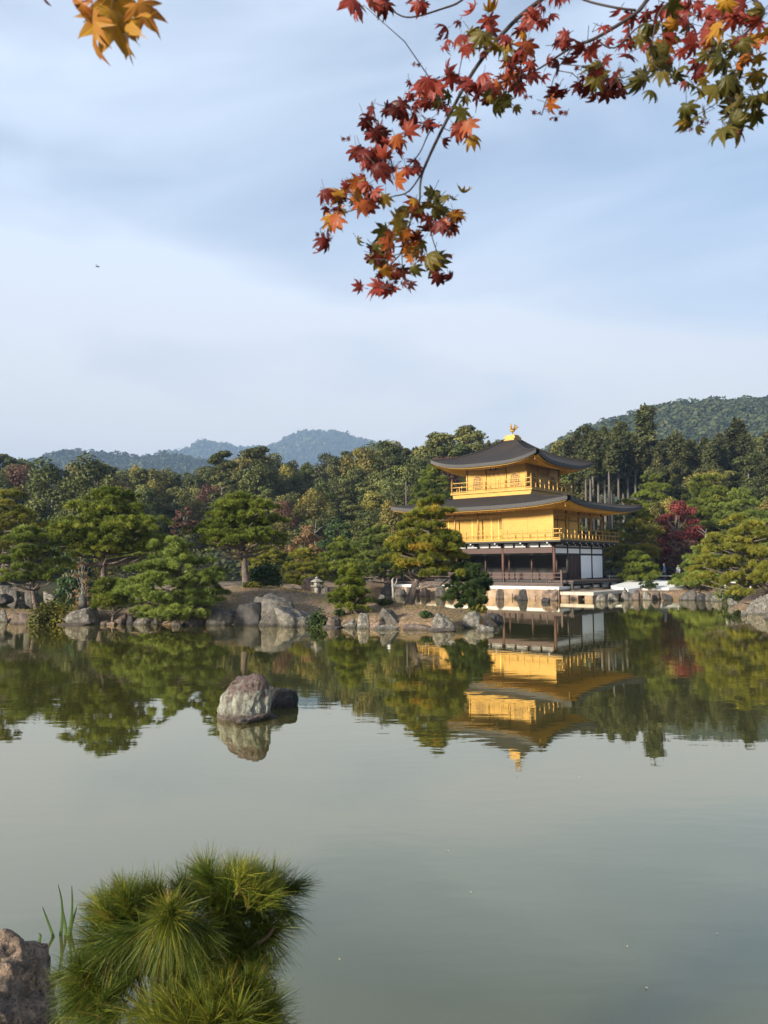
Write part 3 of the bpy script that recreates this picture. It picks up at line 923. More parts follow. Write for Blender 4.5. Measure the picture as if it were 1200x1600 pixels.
def far_forest():
    """the wood on the hills behind, one mass"""
    rng = np.random.default_rng(9)
    dg = bpy.context.evaluated_depsgraph_get()
    V = []; Fc = []; T = []; nv = 0
    for o, ntree, ncard, R, size, flt in ((bpy.data.objects['hills'], 3800, 60, 4.6, 1.5, None), (bpy.data.objects['hills.001'], 4600, 22, 6.5, 3.6, None), (bpy.data.objects['mountains'], 6500, 10, 8.0, 7.0, None)):
        co = np.zeros(len(o.data.vertices) * 3); o.data.vertices.foreach_get('co', co); co = co.reshape(-1, 3)
        pol = np.array([list(p.vertices) for p in o.data.polygons])
        c = co[pol].mean(1)
        ymid = (co[:, 1].min() + co[:, 1].max()) / 2
        ok = (c[:, 1] < ymid + 12) & (np.abs(c[:, 0] / c[:, 1]) < .72) & (c[:, 2] > 12)
        pol = pol[ok]
        area = np.linalg.norm(np.cross(co[pol[:, 1]] - co[pol[:, 0]], co[pol[:, 3]] - co[pol[:, 0]]), axis=1)
        pi = rng.choice(len(pol), ntree, p=area / area.sum())
        a, b_ = rng.uniform(0, 1, (2, ntree, 1))
        q = pol[pi]
        B = (co[q[:, 0]] * (1 - a) + co[q[:, 1]] * a) * (1 - b_) + (co[q[:, 3]] * (1 - a) + co[q[:, 2]] * a) * b_
        hh = R * rng.uniform(.6, 1.35, ntree); asp = rng.uniform(.8, 1.6, ntree)
        n = ntree * ncard
        d = unit(rng.normal(size=(n, 3)) + np.array([0, 0, .35]))
        h2 = np.repeat(hh, ncard); a2 = np.repeat(asp, ncard)
        P = np.repeat(B, ncard, 0) + d * np.column_stack([h2, h2, h2 * a2]) + np.column_stack([np.zeros(n), np.zeros(n), h2 * .8])
        v, f = cards(P, d + rng.normal(size=(n, 3)) * .4, size, rng, .7)
        V.append(v); Fc.append(f + nv); nv += len(v)
        T.append(np.clip(np.repeat(rng.normal(.45, .17, ntree), ncard) + rng.normal(0, .1, n), 0, 1))
    tag(link('far_forest', npmesh('far_forest', np.concatenate(V), np.concatenate(Fc), FARLEAF, np.concatenate(T))), 'dense far wood covering the hills behind the garden', 'forest', kind='stuff')
far_forest()

# ------------------------------------------------------------------ garden pines
def pine_at(name, label, bpx, bpy, Y, cpx, topy, boty, wpx, mat, seed, **k):
    g = atY(bpx, bpy, Y)
    z = gh(g.x, Y)
    H = atY(cpx, topy, Y).z - z
    z0 = atY(cpx, boty, Y).z - z
    R = wpx / 2 / 1200 * Y
    off = (atY(cpx, 850, Y).x - g.x, k.pop('oy', 0.0))
    return garden_pine(name, label, (g.x, Y, z), (0, 0), H, R, max(.12, z0), mat, seed, off=off, **k)

PG = 'cloud-pruned garden pines'
pine_at('garden_pine', 'small dense pine at left edge beside the stone pagoda', 56, 942, 34.8, 45, 832, 912, 125, PINE_B, 1, layers=6, pads=7, padr=.62, tufts=230, group=PG, trunk_r=.13)
pine_at('garden_pine', 'tall yellowish pine cut off by the left picture edge', -6, 935, 40.0, 12, 778, 862, 150, PINE_Y, 2, layers=5, pads=7, padr=.80, tufts=250, group=PG, trunk_r=.16)
pine_at('garden_pine', 'biggest spreading pine with straight grey trunk on the left island', 156, 940, 35.6, 166, 776, 868, 194, PINE, 3, layers=8, pads=9, padr=.92, tufts=330, group=PG, trunk_r=.19, oy=.4)
pine_at('garden_pine', 'wide low pine drooping over the water in front of the island', 285, 962, 32.6, 286, 860, 962, 182, PINE_P, 4, layers=7, pads=10, padr=.70, tufts=330, group=PG, trunk_r=.12, oy=-.6, flat=.52)
pine_at('garden_pine', 'flat-topped pine with thick bare grey trunk on the mound', 384, 918, 37.6, 378, 787, 850, 164, PINE, 5, layers=6, pads=9, padr=.82, tufts=320, group=PG, trunk_r=.22)
pine_at('garden_pine', 'small bushy cone-shaped pine behind the upright block stone', 548, 960, 31.6, 548, 892, 948, 74, PINE_D if False else PINE, 6, layers=6, pads=6, padr=.42, tufts=200, group=PG, env='cone', flat=.5, trunk_r=.07, nl=.16)
pine_at('garden_pine', 'leaning pine with orange-tinged needles in front of the golden pavilion', 640, 944, 33.4, 674, 796, 894, 154, PINE_O, 7, layers=7, pads=9, padr=.62, tufts=280, group=PG, trunk_r=.24, env='dome', flat=.52, nl=.19)
pine_at('garden_pine', 'small dark green pine at the island tip below the railing', 733, 956, 32.6, 735, 890, 946, 84, PINE_D, 8, layers=5, pads=6, padr=.44, tufts=260, group=PG, trunk_r=.07, flat=.75)
pine_at('garden_pine', 'yellow-green layered pine leaning from the right bank', 1212, 934, 39.5, 1168, 818, 920, 178, PINE_Y, 9, layers=8, pads=8, padr=.66, tufts=270, group=PG, trunk_r=.20, oy=.3)
pine_at('garden_pine', 'mid green pine behind the drooping right-bank pine', 1094, 925, 58.5, 1096, 862, 918, 74, PINE_B, 10, layers=6, pads=7, padr=.78, tufts=210, group=PG, trunk_r=.13, nl=.22)
pine_at('garden_pine', 'tall dense pine right against the pavilion east side', 985, 915, 70.5, 990, 792, 895, 112, PINE_O, 11, layers=8, pads=8, padr=1.0, tufts=250, group=PG, trunk_r=.2, nl=.24)
pine_at('garden_pine', 'broad pale green pine behind the leaning orange-tinged pine', 600, 905, 66.5, 592, 828, 900, 130, PINE_B, 12, layers=6, pads=8, padr=1.0, tufts=230, group=PG, trunk_r=.18, nl=.24)
pine_at('garden_pine', 'golden-green tiered pine beside the stone lantern', 470, 920, 52, 475, 862, 914, 92, PINE_Y, 13, layers=6, pads=7, padr=.62, tufts=200, group=PG, trunk_r=.12, nl=.2, flat=.3)
pine_at('garden_pine', 'pale tiered pine behind the bare grey trunk', 425, 915, 56, 420, 862, 905, 84, PINE_Y, 14, layers=5, pads=6, padr=.75, tufts=200, group=PG, trunk_r=.12, nl=.22, flat=.3)
pine_at('garden_pine', 'low spreading pine hugging the rocky right bank', 1100, 930, 56.2, 1085, 903, 928, 130, PINE_B, 15, layers=3, pads=8, padr=.85, tufts=230, group=PG, trunk_r=.12, nl=.22, env='wide')
pine_at('garden_pine', 'tiny dwarf pine on the white sand', 1013, 921, 57.0, 1013, 911, 921, 26, PINE_D, 16, layers=3, pads=4, padr=.30, tufts=90, group=PG, trunk_r=.04, nl=.14)
pine_at('garden_pine', 'dark layered pine in front of the visitors railing', 1000, 912, 61.5, 996, 868, 908, 58, PINE, 17, layers=6, pads=6, padr=.72, tufts=210, group=PG, trunk_r=.12, nl=.22)
pine_at('garden_pine', 'small pine shrub on a crooked stem left of the drooping pine', 175, 958, 32.6, 180, 914, 950, 66, PINE, 18, layers=4, pads=5, padr=.48, tufts=200, group=PG, trunk_r=.07)
pine_at('garden_pine', 'dull green pine between the tiered pine and the broad pale pine', 535, 912, 60, 530, 850, 905, 90, PINE, 19, layers=6, pads=7, padr=.8, tufts=210, group=PG, trunk_r=.13, nl=.22)
pine_at('garden_pine', 'rounded green pine behind the red maple on the right slope', 1105, 890, 84, 1108, 748, 845, 110, PINE, 20, layers=8, pads=8, padr=1.35, tufts=260, group=PG, trunk_r=.2, nl=.3)
pine_at('garden_pine', 'pale green spreading pine above the yellow right-bank pine', 1170, 895, 78, 1160, 775, 860, 120, PINE_B, 21, layers=6, pads=8, padr=1.25, tufts=240, group=PG, trunk_r=.2, nl=.3)
pine_at('garden_pine', 'broad olive pine on the slope below the bare cedar trunks', 1005, 880, 86, 1022, 756, 830, 84, PINE, 22, layers=7, pads=8, padr=1.35, tufts=250, group=PG, trunk_r=.2, nl=.3)
pine_at('garden_pine', 'green pine showing beside the upper balcony left corner', 690, 880, 84, 678, 738, 800, 80, PINE, 23, layers=6, pads=7, padr=1.0, tufts=230, group=PG, trunk_r=.18, nl=.3)
pine_at('garden_pine', 'dim green pine between the left spreading pines and the russet tree', 230, 905, 60, 235, 830, 895, 100, PINE, 24, layers=6, pads=8, padr=.9, tufts=220, group=PG, trunk_r=.14, nl=.22)

def leaf_tree(name, label, px, by, Y, topy, wpx, mat, seed, n=5000, size=.16, bark=None, cat='tree', z0f=.22, nl=30, group=None, shell=.35):
    rng = np.random.default_rng(seed)
    g = atY(px, by, Y); z = gh(g.x, Y)
    H = atY(px, topy, Y).z - z; R = wpx / 2400 * Y
    o = empty(name, (g.x, Y, z)); tag(o, label, cat, group)
    b = MB()
    b.tube([(0, 0, -.3), (.05, 0, H * .25), (0, 0, H * .75)], [.03 * H * .5, .02 * H * .5, .02], 7)
    lobes = []
    for i in range(nl):
        t = (i + .5) / nl; zz = H * (z0f + (1 - z0f) * t * .92)
        rr = R * math.sqrt(max(.08, 1 - (abs(t - .35) / .68) ** 2)); a = i * 2.4 + rng.normal() * .4
        d = rr * rng.uniform(.4, .8); s = R * rng.uniform(.18, .40)
        c = (math.cos(a) * d, math.sin(a) * d, zz + rng.normal() * .04 * H)
        lobes.append((*c, s * rng.uniform(.8, 1.3), s * rng.uniform(.8, 1.3), s * .5))
        tree_limb(b, (0, 0, max(.2, zz - H * .22)), c, .02 * R, .012, rng)
    v, f, t = lobes_crown(rng, lobes, n, size, .4, .5, .6, shell)
    b.build('trunk', bark or GREYBARK, o)
    link('crown', npmesh('crown', v, f, mat, t), o)
    return o

leaf_tree('maple_tree', 'crimson maple right of the golden pavilion', 1058, 905, 76, 784, 96, LEAF_R, 1, 9000, .13, cat='maple tree')
leaf_tree('maple_tree', 'dull red low maple below the crimson maple', 1072, 912, 72, 846, 60, LEAF_RB, 12, 4200, .12, cat='maple tree')
leaf_tree('russet_tree', 'thinning russet tree behind the big spreading pine', 286, 900, 62, 782, 50, LEAF_RB, 2, 4200, .09, cat='tree')
leaf_tree('autumn_tree', 'tan orange autumn tree right of the thick bare trunk', 476, 900, 68, 824, 60, LEAF_T, 3, 4600, .11, cat='tree')
leaf_tree('dark_tree', 'dark green round tree left of the broad pale pine', 528, 900, 76, 812, 64, FERN, 4, 7500, .13, cat='tree')
leaf_tree('dark_tree', 'dark tree filling the gap behind the small left pine', 112, 900, 64, 838, 76, FERN, 5, 7500, .13, cat='tree')
leaf_tree('maple_tree', 'little orange-red maple under the big spreading pine', 128, 905, 58, 862, 30, LEAF_T, 6, 1100, .09, cat='maple tree')

def shrub(label, px, by, Y, topy, wpx, mat, seed, n=2600, size=.07, dep=.7, name='shrub', cat='shrub', up=.5):
    rng = np.random.default_rng(seed)
    g = atY(px, by, Y); z = gh(g.x, Y)
    H = max(.25, atY(px, topy, Y).z - z); R = wpx / 2400 * Y
    o = empty(name, (g.x, Y, z)); tag(o, label, cat)
    b = MB(); lobes = []
    for i in range(9):
        a = i * 2.4; d = R * math.sqrt((i + .2) / 9) * .72; s = R * rng.uniform(.3, .45)
        hz_ = H * (1 - .45 * (d / R) ** 2) 
        c = (math.cos(a) * d, math.sin(a) * d * dep, hz_ * .55)
        lobes.append((*c, s, s * dep, hz_ * .5))
        b.tube([(c[0] * .2, c[1] * .2, -.1), (c[0] * .8, c[1] * .8, c[2])], [.02, .008], 5)
    v, f, t = lobes_crown(rng, lobes, n, size, up, .5, .55, .6)
    b.build('stem', BARK, o); link('foliage', npmesh('foliage', v, f, mat, t), o)
    return o
shrub('low shrub with yellow leaves beside the big grey shore boulder', 78, 972, 32.6, 938, 84, SHRUB_Y, 1, 3600)
shrub('dark rounded shrub right of the thick bare pine trunk', 413, 918, 41.0, 878, 58, FERN, 2, 3400, .09)
shrub('brownish clipped shrub at the foot of the thick trunk', 392, 924, 36.6, 913, 34, SHRUB_Y, 3, 1400, .06)
shrub('dark fern clump between the pale boulder and rosy shore stone', 497, 978, 30.6, 953, 40, FERN, 4, 1500, .06, name='fern_clump', cat='fern')
shrub('yellow-green grassy shrub at the island tip', 745, 958, 32.0, 944, 34, SHRUB_Y, 5, 1200, .06)
shrub('low dark hedge along the sand court', 990, 905, 63.5, 884, 70, FERN, 6, 2600, .12)
shrub('green shrub at the foot of the right-bank railing', 1082, 920, 58.5, 908, 50, SHRUB, 7, 2200, .1)
shrub('brown clipped shrub on the right bank below the yellow pine', 1150, 930, 46.0, 914, 80, SHRUB, 8, 2200, .08)
shrub('dark shrub behind the mossy stone left of the pavilion', 655, 915, 66.5, 893, 40, FERN, 9, 1800, .11)
shrub('small green shrub between the whitish boulder and the dark tilted rock', 664, 975, 30.2, 963, 22, FERN, 21, 700, .05)
shrub('low green tuft above the squat reddish stone', 530, 968, 31.4, 957, 20, FERN, 22, 700, .05)
shrub('low shrub above the largest shore boulder', 418, 940, 33.4, 928, 34, SHRUB, 23, 1300, .06)
shrub('low green shrub on the bank right of the lantern', 600, 955, 33.0, 945, 30, SHRUB, 24, 1100, .06)
shrub('leafy shrub on the far left bank', 112, 912, 66, 892, 50, SHRUB, 10, 1800, .11)
shrub('dark clipped shrub on the distant left shore', 140, 912, 84, 890, 60, FERN, 11, 2200, .14)

def island_grass():
    rng = np.random.default_rng(41)
    n = 60000
    P2 = np.column_stack([rng.uniform(-19, 5.5, n), rng.uniform(28.5, 43, n)])
    sdv = sdist(P2, ISLE)
    den = .5 + .5 * np.sin(P2[:, 0] * 1.1 + 1) * np.sin(P2[:, 1] * 1.4) + .25 * np.sin(P2[:, 0] * 3.3) * np.sin(P2[:, 1] * 2.9)
    k = (sdv > .12) & (rng.random(n) < np.clip(den, .06, 1))
    P2 = P2[k]; n = len(P2)
    P = np.column_stack([P2, height(P2) - .01])
    D = np.column_stack([rng.normal(size=n) * .45, rng.normal(size=n) * .45, np.ones(n)])
    v, f = needles(P, D, .085, .016, 2, .35, rng)
    t = np.repeat(np.clip(.45 + .3 * np.sin(P2[:, 0] * .8 + P2[:, 1] * .6) + rng.normal(0, .15, n), 0, 1), 2)
    tag(link('grass', npmesh('grass', v, f, GRASS, t)), 'short dry grass and moss on the island bank', 'grass', kind='stuff')
island_grass()

# dead trees and poles
def bare_tree(label, px, by, Y, topy, seed, mat, r=.05):
    rng = np.random.default_rng(seed)
    g = atY(px, by, Y); z = gh(g.x, Y); H = atY(px, topy, Y).z - z
    b = MB()
    b.tube([(0, 0, -.3), (.1, 0, H * .4), (-.05, 0, H * .75), (.15, 0, H)], [r * 1.4, r, r * .7, r * .2], 7)
    for i in range(7):
        zz = H * rng.uniform(.5, .95); a = rng.uniform(0, 6.28); l = H * rng.uniform(.08, .2)
        b.tube([(0, 0, zz), (math.cos(a) * l * .6, math.sin(a) * l * .6, zz + l * .5), (math.cos(a) * l, math.sin(a) * l, zz + l * .7)], [r * .5, r * .3, r * .1], 5)
    o = b.build('dead_tree', mat); o.location = (g.x, Y, z)
    return tag(o, label, 'dead tree')
bare_tree('bleached bare tree beside the crimson maple', 1103, 880, 72, 826, 1, SNAG, .055)
bare_tree('broken pale snag among the trees above the tan tree', 492, 870, 80, 812, 2, SNAG, .05)
b = MB(); g = atY(635, 850, 78); z = gh(g.x, 78); b.tube([(0, 0, -.3), (.02, 0, 4), (0, 0, atY(635, 752, 78).z - z)], [.09, .085, .075], 8)
b.tube([(-.02, 0, atY(635, 752, 78).z - z - .25), (.02, 0, atY(635, 752, 78).z - z - .2)], [.12, .12], 8)
o = b.build('wooden_pole', GREYWOOD); o.location = (g.x, 78, z); tag(o, 'slim weathered wooden pole standing in the trees left of the balcony', 'pole')

# ------------------------------------------------------------------ rocks
def rock_mesh(name, w, d, h, mat, seed, sub=5, planes=13, rough=.10, lean=0.0, boxy=.0):
    rng = np.random.default_rng(seed)
    bm = bmesh.new()
    bmesh.ops.create_icosphere(bm, subdivisions=sub, radius=1)
    co = np.array([v.co[:] for v in bm.verts])
    dirs = unit(co)
    N = unit(rng.normal(size=(planes, 3)))
    hh = rng.uniform(.62, 1.0, planes)
    if not boxy:
        tn = np.array([[rng.normal() * .22, rng.normal() * .22, 1.0]]); N = np.concatenate([N, unit(tn)]); hh = np.append(hh, rng.uniform(.52, .68))
    if boxy:
        N = np.concatenate([N, np.array([[1, 0, 0], [-1, 0, 0], [0, 1, 0], [0, -1, 0], [0, 0, 1]], float) + rng.normal(size=(5, 3)) * .12]); N = unit(N)
        hh = np.concatenate([hh * 1.15, np.full(5, boxy)])
    dp = dirs @ N.T
    r = np.where(dp > .05, hh / np.maximum(dp, .05), 9.0)
    k = 14.0
    r = -np.log(np.exp(-k * np.minimum(r, 2.0)).sum(1)) / k
    r = np.minimum(r, 1.25)
    off = Vector((seed * 3.1, seed * 1.7, seed * .9))
    nz_ = np.array([mn.fractal(Vector(q) * 1.6 + off, .8, 2.1, 6) for q in dirs])
    nz2 = np.array([abs(mn.noise(Vector(q) * 5.5 + off)) for q in dirs])
    r = r * (1 + rough * nz_ * 1.3 - rough * .5 * nz2)
    P = dirs * r[:, None]
    ext = np.abs(P).max(0)
    lo = P.min(0); hi = P.max(0)
    P[:, 0] = (P[:, 0] - (lo[0] + hi[0]) / 2) / (hi[0] - lo[0]) * w
    P[:, 1] = (P[:, 1] - (lo[1] + hi[1]) / 2) / (hi[1] - lo[1]) * d
    P[:, 2] = P[:, 2] / hi[2]
    P[:, 2] = np.where(P[:, 2] > 0, P[:, 2] * h, P[:, 2] * .45 * max(h, .3))
    if boxy:      # straight sides below the shoulder
        f = np.clip(1 - P[:, 2] / h, 0, 1)
        P[:, 0] *= 1 + .12 * f; P[:, 1] *= 1 + .12 * f
    P[:, 0] += lean * np.maximum(P[:, 2], 0)
    for v, q in zip(bm.verts, P): v.co = q
    me = bpy.data.meshes.new(name)
    bm.to_mesh(me); bm.free()
    me.polygons.foreach_set('use_smooth', [True] * len(me.polygons))
    me.materials.append(mat)
    return me

def rock(label, px, by, wpx, hpx, mat, seed, depth=.8, group=None, Y=None, sub=5, name='boulder', rough=.10, lean=0.0, boxy=0.0, rz=None, cat='rock', planes=13):
    if Y is None:
        p = at(px, by, 0.0); Y = p.y; z = 0.0
    else:
        p = atY(px, by, Y); z = p.z
    w = wpx / 1200 * Y * 1.02; h = hpx / 1200 * Y
    d = w * depth
    me = rock_mesh(name, w, d, h, ROCKS[mat], seed, sub, planes, rough, lean, boxy)
    o = link(name, me)
    o.location = (p.x * (Y + d * .4) / Y, Y + d * .4, z)
    o.rotation_euler = (0, 0, random.Random(seed).uniform(-.25, .25) if rz is None else rz)
    return tag(o, label, cat, group)

G1 = 'rocks along the island shore'
for i, (lab, px, by, w, h, mat, kw) in enumerate([
    ('small white stone at the left end of the island shore', 6, 972, 16, 20, 'pale', {}),
    ('low rosy brown rock left of the yellow-leaved shrub', 36, 975, 42, 17, 'rosy', {}),
    ('thin flat pale stone at the foot of the yellow-leaved shrub', 70, 975, 28, 4, 'pale', dict(depth=1.2)),
    ('big pale grey boulder right of the yellow-leaved shrub', 128, 976, 60, 29, 'pale', dict(rough=.12)),
    ('long flat ledge stone under the big grey boulder', 118, 978, 56, 4, 'rosy', dict(depth=1.0)),
    ('small pinkish stone right of the big grey boulder', 164, 977, 14, 7, 'rosy', {}),
    ('flat pinkish stone below the crooked pine shrub', 174, 977, 18, 5, 'sandy', {}),
    ('brown mound-like stone below the crooked pine shrub', 186, 975, 26, 16, 'rosy', {}),
    ('small dark stone left of the mottled white rock', 205, 975, 16, 14, 'dark', {}),
    ('mottled white rock under the left end of the drooping pine', 233, 976, 46, 18, 'pale', {}),
    ('short grey stump-like stone under the drooping pine', 276, 979, 14, 9, 'grey', dict(boxy=.8)),
    ('shadowed brown rock under the middle of the drooping pine', 300, 978, 34, 14, 'grey', {}),
    ('grey slab rock right of the shadow under the drooping pine', 345, 977, 46, 26, 'grey', {}),
    ('blackish rounded boulder left of the largest shore boulder', 389, 977, 46, 36, 'dark', dict(rough=.09, boxy=.86)),
    ('largest tall grey boulder below the mound', 430, 977, 72, 48, 'grey', dict(rough=.10, depth=.8, boxy=.80)),
    ('long pale lichen boulder sloping down from the largest boulder', 468, 979, 66, 32, 'pale', dict(rough=.13, lean=-.25)),
    ('squat reddish stone right of the dark fern clump', 520, 981, 26, 18, 'rosy', {}),
    ('flat reddish footing stone in front of the squat reddish stone', 517, 983, 34, 4, 'rosy', dict(depth=1.2)),
    ('small round whitish stone left of the upright block stone', 547, 981, 24, 13, 'pale', {}),
    ('upright pale block-shaped stone standing at the water', 568, 982, 20, 24, 'pale', dict(boxy=.74, depth=1.0, rz=.1, rough=.06)),
    ('low tan stone right of the upright block stone', 590, 983, 26, 11, 'sandy', {}),
    ('dark tilted rock pointing up left of the long slab', 616, 980, 36, 30, 'grey', dict(lean=-.4, rough=.14)),
    ('flat pale shelf rock before the dark tilted rock', 604, 984, 42, 8, 'pale', dict(depth=.9)),
    ('long low slab lying along the island waterline', 652, 984, 46, 9, 'rosy', dict(depth=.5, boxy=.8)),
    ('whitish lichen boulder at the right part of the island', 693, 985, 50, 27, 'pale', dict(rough=.13)),
    ('wide grey boulder with orange stain near the island tip', 741, 981, 54, 26, 'stain', dict(rough=.12)),
    ('low stone in the water before the stained boulder', 761, 988, 32, 12, 'pale', {}),
    ('dark grey end rock at the very tip of the island', 771, 975, 32, 16, 'dark', {}),
    ('thin flat stone in the water below the whitish boulder', 690, 987, 40, 4, 'rosy', dict(depth=.8)),
]):
    rock(lab, px, by, w, h, mat, 100 + i, group=G1, **kw)

# inland island stones
for i, (lab, px, by, w, h, mat, Y, kw) in enumerate([
    ('pale broken rock at left edge behind the small left pine', 8, 932, 30, 18, 'pale', 38.5, {}),
    ('black rock at left edge below the pale broken rock', 6, 940, 30, 12, 'dark', 36.5, {}),
    ('grey upright rock just left of the stone pagoda', 22, 936, 16, 22, 'grey', 38.0, dict(boxy=.8)),
    ('blue-grey tall rock behind the left pine trunk', 50, 935, 24, 26, 'grey', 38.2, {}),
    ('mottled white rock right of the left pine trunk', 78, 938, 24, 14, 'pale', 37.4, {}),
    ('brownish red rock beside the stone lantern', 488, 926, 30, 26, 'rosy', 40.0, dict(rough=.14)),
    ('smooth blue-grey stone right of the stone lantern', 508, 928, 14, 12, 'grey', 38.5, {}),
    ('pale stone showing through the drooping pine', 292, 924, 16, 9, 'pale', 40.0, {}),
    ('white stone left of the thick bare trunk', 366, 925, 10, 8, 'pale', 37.0, {}),
    ('small dark red stone on the bare slope by the leaning pine', 650, 972, 22, 7, 'dark', 30.8, {}),
]):
    rock(lab, px, by, w, h, mat, 200 + i, Y=Y, group='stones on the island', sub=4, **kw)

b = MB(); p = atY(129, 943, 33.6)
b.tube([(0, 0, -.5), (.02, 0, .1), (-.02, 0, .30), (0, 0, .36)], [.19, .17, .15, .09], 12)
o = b.build('stone_stake', ROCKS['grey']); o.location = (p.x, p.y, p.z); tag(o, 'blunt grey stone stake behind the big grey boulder', 'stone post')

G2 = 'rocks along the far shore'
for i, (lab, px, by, w, h, mat, kw) in enumerate([
    ('dark mossy round rock left of the wooden mooring post', 603, 930, 18, 18, 'dark', {}),
    ('grey rock right of the wooden mooring post', 627, 931, 18, 11, 'grey', {}),
    ('small pale pointed stone in the channel before the mossy rock', 597, 937, 11, 8, 'pale', {}),
    ('grey rock on the shore under the small hip-roofed hut', 645, 931, 18, 14, 'grey', {}),
    ('pale rock at the left end of the stone base', 664, 932, 18, 15, 'rosy', {}),
    ('grey standing stone before the stone base left of the dark pine', 689, 933, 17, 20, 'grey', dict(boxy=.8)),
    ('rosy standing stone before the stone base right of the dark pine', 781, 936, 12, 16, 'rosy', dict(boxy=.8)),
    ('grey rounded standing stone before the middle of the stone base', 816, 938, 15, 18, 'grey', dict(boxy=.85)),
    ('orange boulder at the corner of the stone base', 860, 939, 26, 18, 'sandy', {}),
    ('dark low stone in front of the orange boulder', 853, 941, 14, 7, 'dark', {}),
    ('whitish block under the right part of the stone apron', 938, 940, 13, 12, 'pale', dict(boxy=.8)),
    ('second whitish block at the right end of the stone apron', 957, 939, 14, 12, 'pale', dict(boxy=.85)),
    ('tall jagged pale rock at the right end of the apron', 980, 938, 20, 20, 'pale', dict(rough=.16)),
    ('brownish pointed rock right of the jagged pale rock', 995, 938, 15, 17, 'rosy', dict(rough=.15)),
    ('pale rock below the tiny dwarf pine', 1011, 938, 16, 15, 'pale', {}),
    ('rosy round rock right of the tiny dwarf pine', 1026, 937, 14, 14, 'rosy', {}),
    ('small dark rock left of the big rounded grey far rock', 1043, 938, 16, 11, 'dark', {}),
    ('big rounded grey rock on the far right shore', 1074, 938, 28, 17, 'grey', dict(rough=.08)),
    ('dark green boulder right of the big rounded far rock', 1096, 939, 16, 13, 'dark', {}),
    ('upright grey rock under the yellow right-bank pine', 1108, 939, 14, 14, 'grey', dict(boxy=.85)),
    ('pale squared rock under the yellow right-bank pine', 1122, 940, 17, 13, 'pale', dict(boxy=.85)),
    ('dark shadowed rock right of the pale squared rock', 1136, 941, 16, 12, 'dark', {}),
    ('stack-like white rock left of the big right boulder', 1146, 947, 17, 13, 'pale', dict(rough=.18)),
    ('big rounded lichen boulder at the right picture edge', 1186, 960, 44, 32, 'pale', dict(rough=.11)),
    ('small white stone at the foot of the right edge boulder', 1162, 962, 9, 9, 'pale', {}),
    ('low stone off the right picture edge shore', 1206, 968, 30, 12, 'grey', {}),
]):
    rock(lab, px, by, w, h, mat, 300 + i, group=G2, sub=4 if w < 25 else 5, **kw)
for i, (lab, px, by, w, h, mat, Y, kw) in enumerate([
    ('white lumpy rock behind the right-bank leaning trunk', 1190, 914, 20, 18, 'pale', 44, dict(rough=.18)),
    ('sunlit tan rock on the distant left shore', 108, 915, 20, 9, 'sandy', 79, {}),
    ('rosy flat rock in the distant left channel', 104, 924, 26, 6, 'rosy', 70, {}),
    ('small white stone right of the big spreading pine trunk', 169, 918, 11, 7, 'pale', 76, {}),
    ('pale brown stone behind the crooked pine shrub', 190, 917, 10, 6, 'sandy', 78, {}),
]):
    rock(lab, px, by, w, h, mat, 400 + i, Y=Y, group='stones further back', sub=4, **kw)

# the two stones standing in open water, and the one by the viewer
def hull_rock(name, pts, mat, seed, cuts=5, rough=.05):
    """an angular stone: the hull of its corner points, worn and roughened"""
    bm = bmesh.new()
    for p in pts: bm.verts.new(p)
    bmesh.ops.convex_hull(bm, input=bm.verts[:])
    loose = [v for v in bm.verts if not v.link_faces]
    bmesh.ops.delete(bm, geom=loose, context='VERTS')
    bmesh.ops.triangulate(bm, faces=bm.faces[:])
    L = max(max(abs(c) for c in v.co) for v in bm.verts)
    for k in range(cuts):
        es = [e for e in bm.edges if e.calc_length() > L * (.5 if k < 2 else .22 if k < 3 else .1 if k < 4 else .05)]
        bmesh.ops.subdivide_edges(bm, edges=es, cuts=1, use_grid_fill=True)
        bmesh.ops.triangulate(bm, faces=bm.faces[:])
        if k == 9: bmesh.ops.smooth_vert(bm, verts=bm.verts[:], factor=.5, use_axis_x=True, use_axis_y=True, use_axis_z=True)
    bm.normal_update()
    off = Vector((seed * 2.3, seed, seed * .7))
    for v in bm.verts:
        q = v.co / L
        d = mn.fractal(q * 2.2 + off, .8, 2.1, 7) * rough * 1.6 - abs(mn.noise(Vector((q.x * 7, q.y * 7, q.z * 2.5)) + off)) * rough * .9
        v.co += v.normal * d * L
    bmesh.ops.recalc_face_normals(bm, faces=bm.faces)
    me = bpy.data.meshes.new(name); bm.to_mesh(me); bm.free()
    me.polygons.foreach_set('use_smooth', [True] * len(me.polygons)); me.materials.append(mat)
    return me
p = at(380, 1127)
me = hull_rock('boulder', [(-.46, .0, -.3), (-.47, .1, .16), (-.42, .15, .28), (-.34, .05, .42), (-.24, .03, .62), (-.20, .30, .64), (.0, -.05, .62), (.13, .08, .70), (.20, .25, .69), (.33, .02, .60), (.37, .1, .55), (.36, -.02, .12), (.36, .0, -.3),
    (-.30, -.18, .05), (-.25, -.16, -.3), (.10, -.22, .0), (.12, -.22, -.3), (-.05, -.12, .42), (.2, -.1, .44), (-.3, .5, -.3), (.3, .5, -.3), (.25, .45, .5), (-.3, .45, .42)], STREAK, 5, 6, .06)
o = link('boulder', me); o.location = (p.x, p.y + .22, 0); o.scale = (1, 1, .95); tag(o, 'tall greenish grey stone with reddish top standing in open water', 'rock')
p = at(437, 1107)
me = hull_rock('boulder', [(-.24, 0, -.3), (-.25, .1, .2), (-.20, .05, .33), (-.05, .0, .31), (.22, .0, .27), (.29, .06, .24), (.29, .1, .10), (.20, -.02, -.05), (-.1, -.1, -.1), (.2, .4, -.3), (-.2, .4, -.3), (.24, .38, .22), (-.2, .38, .28), (.1, -.08, -.3)], ROCKS['dark'], 9, 6, .06)
